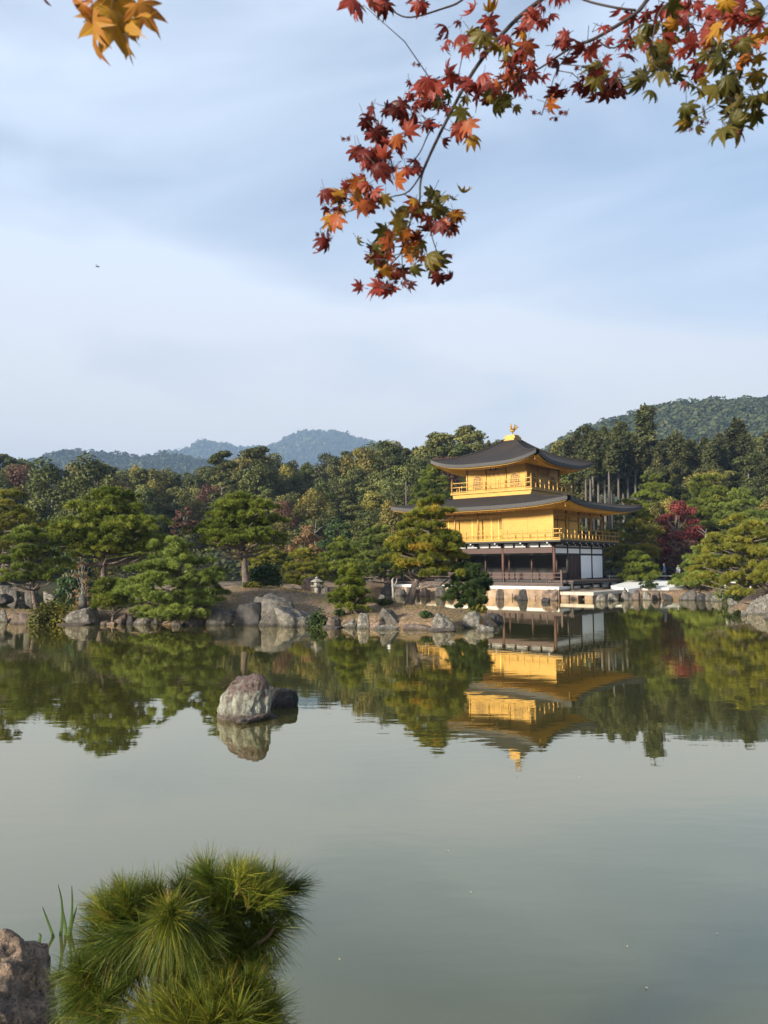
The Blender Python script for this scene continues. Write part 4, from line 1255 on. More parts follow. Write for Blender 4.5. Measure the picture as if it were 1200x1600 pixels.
o = link('boulder', me); o.location = (p.x, p.y + .12, 0); tag(o, 'blackish low rock right of the tall water stone', 'rock')
rock('flat ragged skirt of rock at the foot of the tall water stone', 388, 1131, 90, 10, 'rosy', 512, depth=.9, sub=5, rough=.2)
me = hull_rock('boulder', [(-.6, 0, -.3), (-.55, .0, .30), (-.38, .1, .46), (-.1, .15, .56), (.12, .15, .55), (.28, .1, .44), (.38, .05, .20), (.45, 0, -.3), (-.3, -.3, .2), (.1, -.32, .25), (.3, -.25, .1), (-.4, -.4, -.3), (.3, -.4, -.3), (-.3, .5, -.3), (.3, .5, -.3), (-.2, .45, .4), (.2, .42, .4)], ROCKS['fore'], 13, 7, .07)
o = link('boulder', me); o.location = (-2.06, 4.05, -.04); o.scale = (.94, .92, .95)
tag(o, 'brown rock with orange flakes at the near shore by the reeds', 'rock')

# stone lanterns
def lantern(label, px, by, Y, hpx, name='stone_lantern'):
    p = atY(px, by, Y); z = gh(p.x, Y); s = hpx / 1200 * Y
    o = empty(name, (p.x, Y, z - .03)); tag(o, label, 'lantern')
    def part(nm, prof, n=12, sq=False):
        b = MB(); b.lathe([(r * s, zz * s) for r, zz in prof], n, (0, 0, 0), sq); b.build(nm, LANTERN, o)
    part('base', [(.30, 0), (.30, .08), (.22, .12)], 6, True)
    part('shaft', [(.13, .12), (.11, .28), (.13, .44)])
    part('platform', [(.16, .44), (.34, .50), (.36, .56), (.20, .57)], 6, True)
    part('firebox', [(.17, .57), (.17, .74)], 6, True)
    part('lantern_roof', [(.36, .74), (.33, .79), (.14, .88), (.06, .90)], 6, True)
    part('finial', [(.05, .90), (.09, .94), (.06, .98), (.01, 1.02)])
    return o
lantern('mossy stone lantern with wide cap on the island mound', 495, 928, 38.6, 30)
p = atY(33, 938, 37.6); z = gh(p.x, p.y)
o = empty('stone_pagoda', (p.x, p.y, z)); tag(o, 'small pale tiered stone pagoda beside the left pine', 'stone pagoda')
b = MB(); b.box(-.2, .2, -.2, .2, -.1, .14); b.build('base', ROCKS['pale'], o)
for k in range(3):
    w = .17 - .025 * k; zb = .14 + .17 * k
    b = MB(); b.box(-w * .7, w * .7, -w * .7, w * .7, zb, zb + .11)
    b.lathe([(w * 1.5, zb + .11), (w * 1.45, zb + .135), (w * .8, zb + .17)], 4, (0, 0, 0), True); b.build('tier', ROCKS['pale'], o)
b = MB(); b.lathe([(.05, .65), (.07, .69), (.01, .76)], 8); b.build('finial', ROCKS['pale'], o)

# wooden mooring post in the channel
p = at(614, 936); b = MB()
b.tube([(0, 0, -.8), (.02, 0, .5), (-.03, 0, 1.35), (.05, 0, 1.5)], [.12, .09, .075, .04], 9); b.tube([(0, 0, .8), (.25, 0, 1.2), (.3, 0, 1.45)], [.05, .04, .025], 7)
o = b.build('mooring_post', SNAG); o.location = p; tag(o, 'pale forked wooden post standing in the narrow channel', 'post')

# ------------------------------------------------------------------ golden pavilion
pav = empty('golden_pavilion', (PX, PY, 0), -PA)
tag(pav, 'three-storey golden pavilion with dark curved bark roofs and a golden bird on top', 'pavilion')
LS, LE = 10.94, 8.5
Z1, Z1T, ZF2, ZR2, ZT2, ZTIP2, ZB3, ZR3, ZT3, ZTIP3, ZAP = 1.25, 3.62, 4.25, 4.99, 6.16, 7.12, 8.24, 9.15, 9.99, 10.91, 12.75
C3 = (-5.73, 4.25); H3 = 2.744; B3 = .99; E3 = 2.19; B2 = 1.05; E2 = 2.5
def part(b, name, mat, parent=None):
    return b.build(name, mat, parent or pav)
def bx(name, mat, *a, parent=None):
    b = MB(); b.box(*a); return part(b, name, mat, parent)

# stone base and apron
fnd = bx('stone_base', STONEWALL, -13.2, 1.62, -2.6, 10, -.8, .66)
b = MB(); b.box(-13.24, 1.66, -2.64, 10.04, .66, .86); part(b, 'white_coping', COPING, fnd)
b = MB()
rr = random.Random(4)
x = -13.2
while x < 1.5:
    w = rr.uniform(.5, 1.1)
    b.box(x + .03, min(x + w, 1.6) - .03, -2.67 - rr.uniform(0, .06), -2.55, -.3, rr.uniform(.18, .34)); x += w
part(b, 'footing_stones', STONEWALL, fnd)
apr = MB()
apr.box(1.66, 4.1, -2.5, 4.4, .30, .52)
part(apr, 'stone_apron', PALESTONE)
b = MB()
for (x, y) in ((2.0, -2.2), (2.7, -2.2), (3.7, -2.1), (3.8, -.4), (3.8, 1.5), (3.8, 3.6)):
    b.box(x - .28, x + .28, y - .28, y + .28, -.7, .30)
b.box(1.66, 2.4, -2.35, 4.2, -.7, .298)
part(b, 'apron_footing', STONEWALL)

# first storey: floor, verandas, posts
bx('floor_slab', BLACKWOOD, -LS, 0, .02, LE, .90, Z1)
b = MB(); b.box(-LS - 1.8, 1.5, -1.8, -.0, 1.0, 1.10); 
for i in range(9):
    x = -12.4 + i * 1.66; b.box(x - .07, x + .07, -1.7, -1.56, .86, 1.0)
b.box(-LS - 1.8, 1.5, -1.74, -1.62, .88, .999)
vs = part(b, 'veranda', GREYWOOD)
b = MB(); b.box(.02, 2.0, -1.1, 7.6, 1.16, Z1)
part(b, 'side_veranda', GREYWOOD)
b = MB(); b.box(.3, 1.92, -1.0, 7.5, 1.0, 1.157)
for i in range(6):
    y = -.9 + i * 1.64; b.box(1.74, 1.90, y - .08, y + .08, .52, 1.0)
b.box(1.2, 1.5, -1.6, 5.6, .72, .84); b.box(1.25, 1.45, -1.4, -1.2, .5, .72); b.box(1.25, 1.45, 5.0, 5.2, .5, .72)
part(b, 'veranda_underframe', BLACKWOOD)

def railing(name, mat, pts, z, h, rails=(.98, .55, .12), step=.8, w=.05, post_w=.065, tall=0, ends=0.0, parent=None, small=False):
    b = MB()
    for a, c in zip(pts[:-1], pts[1:]):
        a = Vector((*a, 0)); c = Vector((*c, 0)); d = (c - a); L = d.length; d.normalize()
        n = max(1, int(round(L / step)))
        for k in range(n + 1):
            p = a + d * (L * k / n)
            top = h * (rails[0] if (not small or k % 2 == 0) else rails[1])
            b.box(p.x - post_w / 2, p.x + post_w / 2, p.y - post_w / 2, p.y + post_w / 2, z, z + top)
        for i, r in enumerate(rails):
            e = ends if i < 2 else 0
            b.bar(a - d * e + Vector((0, 0, z + h * r)), c + d * e + Vector((0, 0, z + h * r)), w)
    for p in pts:
        if tall:
            b.box(p[0] - .07, p[0] + .07, p[1] - .07, p[1] + .07, z - .02, z + h + tall)
            b.lathe([(.06, 0), (.085, .05), (.05, .10), (.06, .15), (.005, .24)], 8, (p[0], p[1], z + h + tall))
    return part(b, name, mat, parent)
railing('veranda_railing', GREYWOOD, [(-LS - 1.7, -1.7), (1.4, -1.7)], 1.10, .70, (.98, .58), 1.2, .045, .06)
b = MB(); b.box(1.34, 1.46, -1.76, -1.64, .5, 1.95); b.box(1.33, 1.47, -1.77, -1.63, 1.95, 1.99); part(b, 'corner_post', GREYWOOD)

def post(x, y, z0, z1, mat, w=.2, name='post'):
    b = MB(); b.tube([(x, y, z0), (x, y, z1)], [w / 2, w / 2], 10); return part(b, name, mat)
for x in (0, -4.3, -8.6, -LS):
    post(x, 0, 1.10, 4.1, BROWNWOOD, .23)
for y in (2.125, 4.25, 6.375, 8.5):
    post(0, y, 1.10, 4.1, BLACKWOOD, .2)
for x in (-LS, -6.5, -2.2):
    post(x, LE, 1.10, 4.1, BLACKWOOD, .2)
for x in (-.9, -3.0, -5.0, -7.2, -9.4):
    post(x, 2.15, Z1, 3.4, DARKWOOD, .17)
# interior, beam, frieze
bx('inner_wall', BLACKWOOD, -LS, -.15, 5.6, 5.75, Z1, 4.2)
b = MB()
for i in range(5): b.box(-LS + .1 + i * 2.15, -LS + 2.1 + i * 2.15, 2.10, 2.20, Z1, 1.78)
part(b, 'low_wall_panel', DARKWOOD)
b = MB(); b.box(-LS, -.12, -.07, .09, 3.26, 3.66); part(b, 'lintel_beam', DARKWOOD)
b = MB(); b.box(-LS, -.12, 2.05, 2.2, 3.1, 3.4); b.box(-LS, 0, .2, 8.4, 3.72, 3.9); part(b, 'ceiling_beam', BLACKWOOD)
k = 0
for i in range(10):
    x1 = -.18 - i * 1.075; x0 = x1 - .90
    b = MB(); b.box(x0, x1, -.03, .05, 3.70, 4.0); part(b, 'frieze_panel', FRIEZE)
b = MB()
b.box(-LS - .1, .1, -.1, .1, 3.995, 4.12); b.box(-.1, .1, .1, LE + .1, 3.995, 4.12)
b.box(-.08, .08, .1, LE, 3.62, 3.70); b.box(-.08, .08, .1, LE, 3.12, 3.22)
part(b, 'tie_beam', BLACKWOOD)
for i in range(4):
    y0 = .12 + i * 2.125
    b = MB(); b.box(-.04, .05, y0, y0 + 1.88, 3.24, 3.60); part(b, 'transom_panel', PAPER)
    b = MB(); b.box(-.04, .03, y0, y0 + 1.88, 3.71, 3.98); part(b, 'frieze_panel', FRIEZE)
for i in (2, 3):
    y0 = .12 + i * 2.125
    b = MB(); b.box(-.04, .05, y0, y0 + 1.88, 1.32, 3.09); sh = part(b, 'shoji_screen', PAPER)
dr = MB()
y = 2.24
for i in range(6):
    dr.box(-.05, .03 + (.02 if i % 2 else 0), y, y + .30, Z1, 3.10); y += .312
part(dr, 'board_door', DARKWOOD)
b = MB(); b.box(-.06, .03, .13, 2.0, Z1, 1.78); part(b, 'low_wall_panel', DARKWOOD)
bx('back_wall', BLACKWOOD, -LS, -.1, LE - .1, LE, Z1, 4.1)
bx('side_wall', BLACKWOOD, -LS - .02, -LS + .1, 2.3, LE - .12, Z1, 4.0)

# second storey: balcony on brackets
b = MB(); b.box(-LS - B2, B2, -B2, LE + B2, 4.16, ZF2); part(b, 'balcony_floor', GOLD)
b = MB(); b.box(-LS - B2 + .04, B2 - .04, -B2 + .04, LE + B2 - .04, 4.04, 4.158); part(b, 'balcony_underside', BLACKWOOD)
def bracket(x, y, dx, dy):
    br = MB(); tip = MB()
    for (l, z0, z1) in ((B2 - .10, 3.92, 4.03), (B2 * .55, 3.80, 3.922)):
        a = (x, y); c = (x + dx * l, y + dy * l)
        w = .07
        br.box(min(a[0], c[0]) - w * abs(dy), max(a[0], c[0]) + w * abs(dy), min(a[1], c[1]) - w * abs(dx), max(a[1], c[1]) + w * abs(dx), z0, z1)
        e = (c[0] + dx * .012, c[1] + dy * .012)
        tip.box(e[0] - .012 * abs(dx) - .06 * abs(dy), e[0] + .012 * abs(dx) + .06 * abs(dy), e[1] - .012 * abs(dy) - .06 * abs(dx), e[1] + .012 * abs(dy) + .06 * abs(dx), z0 + .01, z1 - .01)
    k = part(br, 'bracket', BLACKWOOD); part(tip, 'bracket_tip', FRIEZE, k)
for i in range(6): bracket(-.0 - i * LS / 5, -.1, 0, -1)
for i in range(9): bracket(.1, i * LE / 8, 1, 0)
railing('balcony_railing', GOLD, [(-LS - B2 + .06, LE * .3), (-LS - B2 + .06, -B2 + .06), (B2 - .06, -B2 + .06)], ZF2, .74, (.98, .55, .10), .62, .05, .06, 0, .18, small=True)
railing('balcony_railing', GOLD, [(B2 - .06, -B2 + .06), (B2 - .06, LE + B2 - .06), (-.6, LE + B2 - .06)], ZF2, .74, (.98, .55, .10), .62, .05, .06, 0, .18, small=True)
# walls
z2t = 6.62
b = MB(); b.box(-4.34, 0, 0, .12, ZF2, z2t)
wl2 = part(b, 'panel_wall', GOLD)
b = MB()
for x in (-4.30, -2.17, -.05): b.box(x - .05, x + .05, -.018, 0.0, ZF2, 6.2)
for z in (ZF2 + .05, 4.95, 6.12): b.box(-4.28, -.02, -.014, 0.0, z - .035, z + .035)
part(b, 'wall_batten', GOLD, wl2)
b = MB(); b.box(-LS, -4.34, .55, .67, ZF2, z2t); b.box(-4.40, -4.30, .12, .55, ZF2, z2t); wr = part(b, 'recessed_wall', GOLD)
b = MB()
for x in (-4.95, -5.62, -6.3, -7.4, -8.5, -9.7): b.box(x - .035, x + .035, .52, .55, ZF2, 6.3)
part(b, 'door_stile', GOLD_BOUNCE_LIT, wr)
wmx = MB(); wmx.box(-4.92, -4.44, .515, .55, 5.15, 5.85)
win = part(wmx, 'lattice_window', BROWNWOOD, wr) if False else part(wmx, 'lattice_window', BROWNWOOD)
b = MB()
for i in range(6): b.box(-4.92 + i * .09, -4.89 + i * .09, .50, .515, 5.15, 5.85)
for i in range(6): b.box(-4.92, -4.44, .496, .499, 5.17 + i * .125, 5.20 + i * .125)
part(b, 'lattice_bar', GOLD, win)
b = MB(); b.box(-LS, -4.30, -.06, .08, 6.02, 6.24); part(b, 'header_beam', GOLD)
b = MB(); b.box(-2.02, -1.90, .12, LE, ZF2, z2t); part(b, 'side_wall', GOLD_BOUNCE_LIT)
b = MB()
for i in range(5): b.box(-1.90, -1.87, .4 + i * 2.0, .48 + i * 2.0, ZF2, 6.3)
b.box(-1.90, -1.865, .3, LE - .1, 5.9, 6.0)
part(b, 'wall_batten', GOLD)
b = MB(); b.box(-.06, .06, .12, LE, 6.04, 6.24); part(b, 'header_beam', GOLD)
for y in (2.125, 4.25, 6.375, 8.5): post(0, y, ZF2, z2t, GOLD, .20, 'pillar')
for x in (-6.5, -8.7, -LS): post(x, 0, ZF2, z2t, GOLD, .17, 'pillar')
bx('rear_wall', GOLD, -LS, -2.02, LE - .12, LE, ZF2, z2t)
bx('side_wall', GOLD, -LS, -LS + .1, 2.2, LE - .13, ZF2, z2t)
bx('ceiling', GOLD_BOUNCE_LIT, -LS, 0, 0.13, LE, 6.50, 6.55)

def hip_roof(name, cx, cy, cix, ciy, ox, oy, ix, iy, ze, lift, zt, th, prof, wallx, wally, wz, n=28, m=12, inset=.13, zsof=None):
    """outer half sizes ox,oy; inner ix,iy; eave height ze with corner lift; returns the roof"""
    def P(side, s, t, drop=0.0, ins=0.0):
        hx = (ox - ins) * (1 - t) + ix * t; hy = (oy - ins) * (1 - t) + iy * t
        X = cx * (1 - t) + cix * t; Y = cy * (1 - t) + ciy * t
        z = ze + (zt - ze) * prof(t) + lift * abs(s) ** 3.2 * (1 - t) ** 2.2 - drop
        out = .16 * abs(s) ** 6 * (1 - t) ** 3
        return {0: (X + hx * s, Y - hy - out, z), 1: (X + hx + out, Y + hy * s, z), 2: (X - hx * s, Y + hy + out, z), 3: (X - hx - out, Y - hy * s, z)}[side]
    sl = [-1 + 2 * i / n for i in range(n + 1)]
    b = MB(); e = MB(); g = MB(); sf = MB(); rf = MB()
    for sd_ in range(4):
        b.grid([[P(sd_, s, j / m) for s in sl] for j in range(m + 1)])
        e.grid([[P(sd_, s, 0, -.012) for s in sl], [P(sd_, s, 0, th) for s in sl], [P(sd_, s, 0, th, inset) for s in sl]], False)
        g.grid([[P(sd_, s, 0, th - .01, inset * 1.05) for s in sl], [P(sd_, s, 0, th + .08, inset * 1.15) for s in sl]], False)
        # soffit up to the wall head
        rows = []
        for j in range(7):
            t = j / 6; row = []
            for s in sl:
                a = Vector(P(sd_, s, 0, th + .07, inset * 1.1)); 
                w = {0: (cx + wallx * s, cy - wally), 1: (cx + wallx, cy + wally * s), 2: (cx - wallx * s, cy + wally), 3: (cx - wallx, cy - wally * s)}[sd_]
                row.append(a.lerp(Vector((w[0], w[1], wz)), t))
            rows.append(row)
        sf.grid(rows)
        L = (ox if sd_ % 2 == 0 else oy) * 2
        nr = int(L / .26)
        for k in range(nr + 1):
            s = -1 + 2 * k / nr
            a = Vector(P(sd_, s, 0, th + .13, inset + .34)); 
            w = {0: (cx + wallx * s, cy - wally), 1: (cx + wallx, cy + wally * s), 2: (cx - wallx * s, cy + wally), 3: (cx - wallx, cy - wally * s)}[sd_]
            rf.bar(a, Vector((w[0], w[1], wz - .05)), .07, .08)
    roof = part(b, name, BARK_ROOF)
    ed = part(e, 'roof_edge', BLACK_EDGE, roof); part(g, 'eave_board', GOLD, roof); part(sf, 'soffit', GOLD_BOUNCE_LIT, roof); part(rf, 'rafter', GOLD_BOUNCE_LIT, roof)
    for sd_ in range(4):
        h = MB(); h.tube([Vector(P(sd_, 1, j / m)) + Vector((0, 0, .03)) for j in range(m + 1)], [.09] * (m + 1), 7); part(h, 'hip_ridge', BARK_ROOF, roof)
    # small wind bell under each corner
    for sd_ in range(4):
        q = Vector(P(sd_, .985, 0, th + .2, .1)); h = MB()
        h.tube([q, q - Vector((0, 0, .16))], [.015, .015], 5); h.lathe([(.03, -.02), (.05, -.12), (.055, -.16)], 8, (q.x, q.y, q.z - .12)); part(h, 'wind_bell', GOLD, roof)
    return roof
hip_roof('lower_roof', -LS / 2, LE / 2, C3[0], C3[1], LS / 2 + E2 - .12, LE / 2 + E2 - .12, 3.62, 3.62, 6.78, .40, 7.78, .27, lambda t: .80 * t + .20 * t * t, LS / 2 - .05, LE / 2 - .05, 6.56)
# third storey
b = MB(); h = H3 + B3
b.box(C3[0] - h, C3[0] + h, C3[1] - h, C3[1] + h, 8.10, ZB3); part(b, 'balcony_floor', GOLD)
b = MB(); b.box(C3[0] - h + .14, C3[0] + h - .14, C3[1] - h + .14, C3[1] + h - .14, 7.62, 8.10); part(b, 'balcony_skirt', GOLD)
hr = h - .10
cs = [(C3[0] - hr, C3[1] - hr), (C3[0] + hr, C3[1] - hr), (C3[0] + hr, C3[1] + hr), (C3[0] - hr, C3[1] + hr)]
for i in range(4):
    railing('balcony_railing', GOLD, [cs[i], cs[(i + 1) % 4]], ZB3, .82, (.98, .56, .10), .75, .055, .065, .12, 0, small=True)
z3t = 10.42
b = MB()
x0, x1, y0, y1 = C3[0] - H3, C3[0] + H3, C3[1] - H3, C3[1] + H3
b.box(x0, x1, y0, y0 + .12, ZB3, z3t); b.box(x0, x1, y1 - .12, y1, ZB3, z3t); b.box(x0, x0 + .12, y0 + .12, y1 - .12, ZB3, z3t); b.box(x1 - .12, x1, y0 + .12, y1 - .12, ZB3, z3t)
w3 = part(b, 'upper_wall', GOLD)
for (x, y) in ((x0, y0), (x1, y0), (x1, y1), (x0, y1), (C3[0] - .92, y0), (C3[0] + .92, y0), (x1, C3[1] - .92), (x1, C3[1] + .92)):
    post(x, y, ZB3, z3t, GOLD, .19, 'pillar')
b = MB()
for z in (ZB3 + .06, 9.05, 10.02): 
    b.box(x0 - .03, x1 + .03, y0 - .035, y0, z - .05, z + .05); b.box(x1, x1 + .035, y0, y1, z - .05, z + .05)
part(b, 'wall_rail', GOLD)
def bell_window(M):
    """arched bell-shaped window; M maps local X right, -Y outward, Z up"""
    def outl(sc):
        pts = [(-.42, 0)]
        for i in range(13):
            a = math.pi - math.pi * i / 12
            pts.append((.40 * math.cos(a) * (1 if abs(math.cos(a)) > .3 else 1), .58 + .44 * math.sin(a) ** .8))
        pts.append((.42, 0))
        return [(x * sc, .02 + z * sc) for x, z in pts]
    f = MB(); f.prism(outl(1.12), .05, M @ Matrix.Translation((0, -.05, -.05)))
    fr = part(f, 'bell_window', GOLD)
    p = MB(); p.prism(outl(.95), .02, M @ Matrix.Translation((0, -.072, .0))); part(p, 'window_pane', BROWNWOOD, fr)
    l = MB()
    for i in range(5):
        x = -.3 + .15 * i; l.box(x - .022, x + .022, -.085, -.073, .04, .55 + .36 * math.cos(x * 3.2), M)
    for i in range(6):
        z = .10 + .15 * i; w = .36 if z < .6 else .36 * math.sqrt(max(.05, 1 - ((z - .6) / .42) ** 2)); l.box(-w, w, -.090, -.086, z - .018, z + .018, M)
    part(l, 'window_lattice', GOLD, fr)
for dx in (-1.72, 1.72):
    bell_window(Matrix.Translation((C3[0] + dx, y0, ZB3 + .34)))
    bell_window(Matrix.Translation((x1, C3[1] + dx, ZB3 + .34)) @ Matrix.Rotation(rad(90), 4, 'Z'))
for M in (Matrix.Translation((C3[0], y0, ZB3)), Matrix.Translation((x1, C3[1], ZB3)) @ Matrix.Rotation(rad(90), 4, 'Z')):
    b = MB()
    for i in range(4): b.box(-.84 + i * .43, -.46 + i * .43, -.03, 0, .12, 1.18, M)
    d = part(b, 'panelled_door', GOLD)
    b = MB()
    for i in range(4):
        b.box(-.78 + i * .43, -.52 + i * .43, -.034, -.005, 1.24, 1.52, M)
    part(b, 'door_lattice', BROWNWOOD, d)
    b = MB()
    for i in range(4):
        for j in range(4): b.box(-.765 + i * .43 + j * .065, -.74 + i * .43 + j * .065, -.046, -.034, 1.24, 1.52, M)
        for j in range(3): b.box(-.78 + i * .43, -.52 + i * .43, -.05, -.046, 1.27 + j * .09, 1.295 + j * .09, M)
    part(b, 'door_lattice_bar', GOLD, d)
# name board under the eave: three characters written downwards
M = Matrix.Translation((C3[0], y0 - .42, ZB3 + 1.72)) @ Matrix.Rotation(rad(-14), 4, 'X')
b = MB(); b.box(-.28, .28, -.03, .03, 0, .62, M); pl = part(b, 'name_board', DARKWOOD)
b = MB(); b.box(-.33, -.28, -.05, .04, -.05, .67, M); b.box(.28, .33, -.05, .04, -.05, .67, M); b.box(-.28, .28, -.05, .04, -.05, 0, M); b.box(-.28, .28, -.05, .04, .62, .67, M); part(b, 'board_frame', BROWNWOOD, pl)
fc = bpy.data.curves.new('board_lettering', 'FONT'); fc.body = '\u7a76\n\u7adf\n\u9802'; fc.size = .23; fc.extrude = .004; fc.align_x = 'CENTER'; fc.space_line = .85
fc.materials.append(WHITEP)
ft = bpy.data.objects.new('board_lettering', fc); COL.objects.link(ft)
bpy.context.view_layer.update()
lm = bpy.data.meshes.new_from_object(ft.evaluated_get(bpy.context.evaluated_depsgraph_get()))
bpy.data.objects.remove(ft); lm.name = 'board_lettering'
fo = link('board_lettering', lm, pl)
fo.matrix_local = M @ Matrix.Translation((0, -.036, .43)) @ Matrix.Rotation(rad(90), 4, 'X')
hip_roof('upper_roof', C3[0], C3[1], C3[0], C3[1], H3 + E3 - .12, H3 + E3 - .12, .42, .42, 10.33, .62, ZAP, .25, lambda t: .62 * t + .38 * t ** 2.2, H3 - .05, H3 - .05, 10.36)
# pedestal and phoenix
b = MB(); b.box(C3[0] - .52, C3[0] + .52, C3[1] - .52, C3[1] + .52, 12.66, 12.98); b.box(C3[0] - .42, C3[0] + .42, C3[1] - .42, C3[1] + .42, 12.98, 13.12)
b.box(C3[0] - .60, C3[0] + .60, C3[1] - .60, C3[1] + .60, 12.64, 12.72)
ped = part(b, 'roof_pedestal', GOLD)
def phoenix():
    cx, cy, cz = C3[0], C3[1], 13.12
    T = lambda x, y, z: Vector((cx + x * .8, cy + y * .8, cz + z * .86))
    b = MB()
    # faces the viewer's left along the south side
    b.tube([T(.30, 0, .42), T(.16, 0, .44), T(0, 0, .47), T(-.14, 0, .56), T(-.20, 0, .70), T(-.20, 0, .82), T(-.25, 0, .88), T(-.33, 0, .86)], [.03, .10, .15, .12, .06, .045, .05, .012], 10)
    b.tube([T(-.20, 0, .90), T(-.16, 0, .98), T(-.10, 0, 1.0)], [.02, .012, .004], 6)
    bd = part(b, 'phoenix_body', GOLD, ped)
    for s in (-1, 1):
        w = MB()
        for i in range(6):
            a = rad(62 + i * 13); l = .66 - .06 * abs(i - 2)
            p0 = T(-.02 + .03 * i, s * .10, .50); p1 = p0 + Vector((math.cos(a) * l * .45, s * l * .40, math.sin(a) * l * .85))
            mid = (p0 + p1) / 2 + Vector((0, s * .05, 0))
            w.tube([p0, mid, p1], [.035, .055, .01], 6)
        part(w, 'phoenix_wing', GOLD, ped)
        l = MB(); l.tube([T(.0, s * .06, .40), T(.05, s * .06, .2), T(.0, s * .06, 0)], [.035, .022, .02], 6)
        for q in (-1, 0, 1): l.tube([T(.0, s * .06, .02), T(-.10, s * .06 + q * .05, .0)], [.015, .008], 5)
        part(l, 'phoenix_leg', GOLD, ped)
    t = MB()
    for i in range(5):
        a = rad(82 - i * 12); y = (i - 2) * .05
        t.tube([T(.22, y * .4, .45), T(.22 + .25 * math.cos(a), y, .45 + .38 * math.sin(a)), T(.25 + .48 * math.cos(a) + .05, y * 1.6, .45 + .60 * math.sin(a))], [.03, .04, .012], 6)
    part(t, 'phoenix_tail', GOLD, ped)
phoenix()

# fishing hut to the west
p = atY(608, 900, 69.5)
hut = empty('waterside_hut', (p.x, p.y, 0), -PA); tag(hut, 'small waterside hut with grey hipped roof half hidden left of the pavilion', 'hut')
for x in (-1.0, 1.0):
    for y in (-1, 1):
        b = MB(); b.tube([(x, y, -.8), (x, y, 3.4)], [.08, .08], 8); b.build('post', BLACKWOOD, hut)
b = MB(); b.box(-1.3, 1.3, -1.3, 1.3, 1.0, 1.12); b.build('floor', GREYWOOD, hut)
b = MB(); b.box(-1.0, 1.0, .92, 1.0, 1.12, 2.0); b.build('wall', DARKWOOD, hut)
b = MB()
def hp(sd_, s, t):
    hh = 1.75 * (1 - t) + .12 * t; z = 3.35 + 1.25 * (t * .6 + .4 * t * t) + .22 * abs(s) ** 3 * (1 - t) ** 2
    return {0: (hh * s, -hh, z), 1: (hh, hh * s, z), 2: (-hh * s, hh, z), 3: (-hh, -hh * s, z)}[sd_]
for k in range(4):
    b.grid([[hp(k, -1 + i / 6, j / 6) for i in range(13)] for j in range(7)])
    b.grid([[hp(k, -1 + i / 6, 0) for i in range(13)], [tuple(np.array(hp(k, -1 + i / 6, 0)) - np.array([0, 0, .16])) for i in range(13)], [(q[0] * .5, q[1] * .5, 3.3) for q in (hp(k, -1 + i / 6, 0) for i in range(13))]], False)
rf = b.build('roof', GREYWOOD, hut)
b = MB(); b.box(-.2, .2, -.2, .2, 4.55, 4.80); b.lathe([(.16, 4.8), (.2, 4.9), (.03, 5.05)], 8); b.build('finial', WHITEP, rf)

# ------------------------------------------------------------------ sand court, railing, visitors
def sheet(name, pts, z, mat):
    b = MB(); n = len(pts); vs = [(x, y, z + max(0, .10 * (y - 56.5))) for x, y in pts] + [(x, y, z - .5) for x, y in pts]
    b.add(vs, [tuple(range(n))] + [(i, i + n, (i + 1) % n + n, (i + 1) % n) for i in range(n)])
    return tag(b.build(name, mat), kind='structure')
sheet('sand_path', [tuple(q) for q in SANDC], .58, SAND)

fen = empty('bamboo_railing', (atY(1020, 900, 62.8).x, 62.8, gh(atY(1020, 900, 62.8).x, 62.8))); tag(fen, 'low pale two-rail garden fence behind the sand court', 'fence')
b = MB()
for z in (.95, .55): b.tube([(-3.6, .5, z), (0, 0, z), (4.2, -.6, z)], [.045] * 3, 7)
b.build('rail', DEADWOOD, fen)
for x, y in ((-3.4, .47), (-1.7, .24), (0, 0), (1.9, -.27), (3.9, -.55)):
    b = MB(); b.tube([(x, y, -.3), (x, y, 1.05)], [.055, .05], 8); b.build('post', DEADWOOD, fen)
fen2 = empty('bamboo_railing', (atY(1160, 905, 52).x, 52, gh(atY(1160, 905, 52).x, 52))); tag(fen2, 'short pale railing glimpsed under the yellow right-bank pine', 'fence')
b = MB()
for z in (.9, .5): b.tube([(-1.2, 0, z), (2.4, .4, z)], [.05] * 2, 7)
b.build('rail', DEADWOOD, fen2)
for x in (-1.1, .6, 2.3):
    b = MB(); b.tube([(x, .15, -.3), (x, .15, 1.0)], [.055, .05], 8); b.build('post', DEADWOOD, fen2)

def skin_obj(name, verts, edges, radii, mat, parent, root_i=0):
    me = bpy.data.meshes.new(name); me.from_pydata(verts, edges, [])
    o = link(name, me, parent)
    m = o.modifiers.new('skin', 'SKIN'); s = o.modifiers.new('sub', 'SUBSURF'); s.levels = s.render_levels = 1
    sl = me.skin_vertices[0].data if me.skin_vertices else None
    if sl is None:
        bm = bmesh.new(); bm.from_mesh(me); bm.verts.layers.skin.verify(); bm.to_mesh(me); bm.free(); sl = me.skin_vertices[0].data
    for i, r in enumerate(radii):
        sl[i].radius = (r, r) if not isinstance(r, tuple) else r
        sl[i].use_root = (i == root_i)
    me.materials.append(mat)
    return o

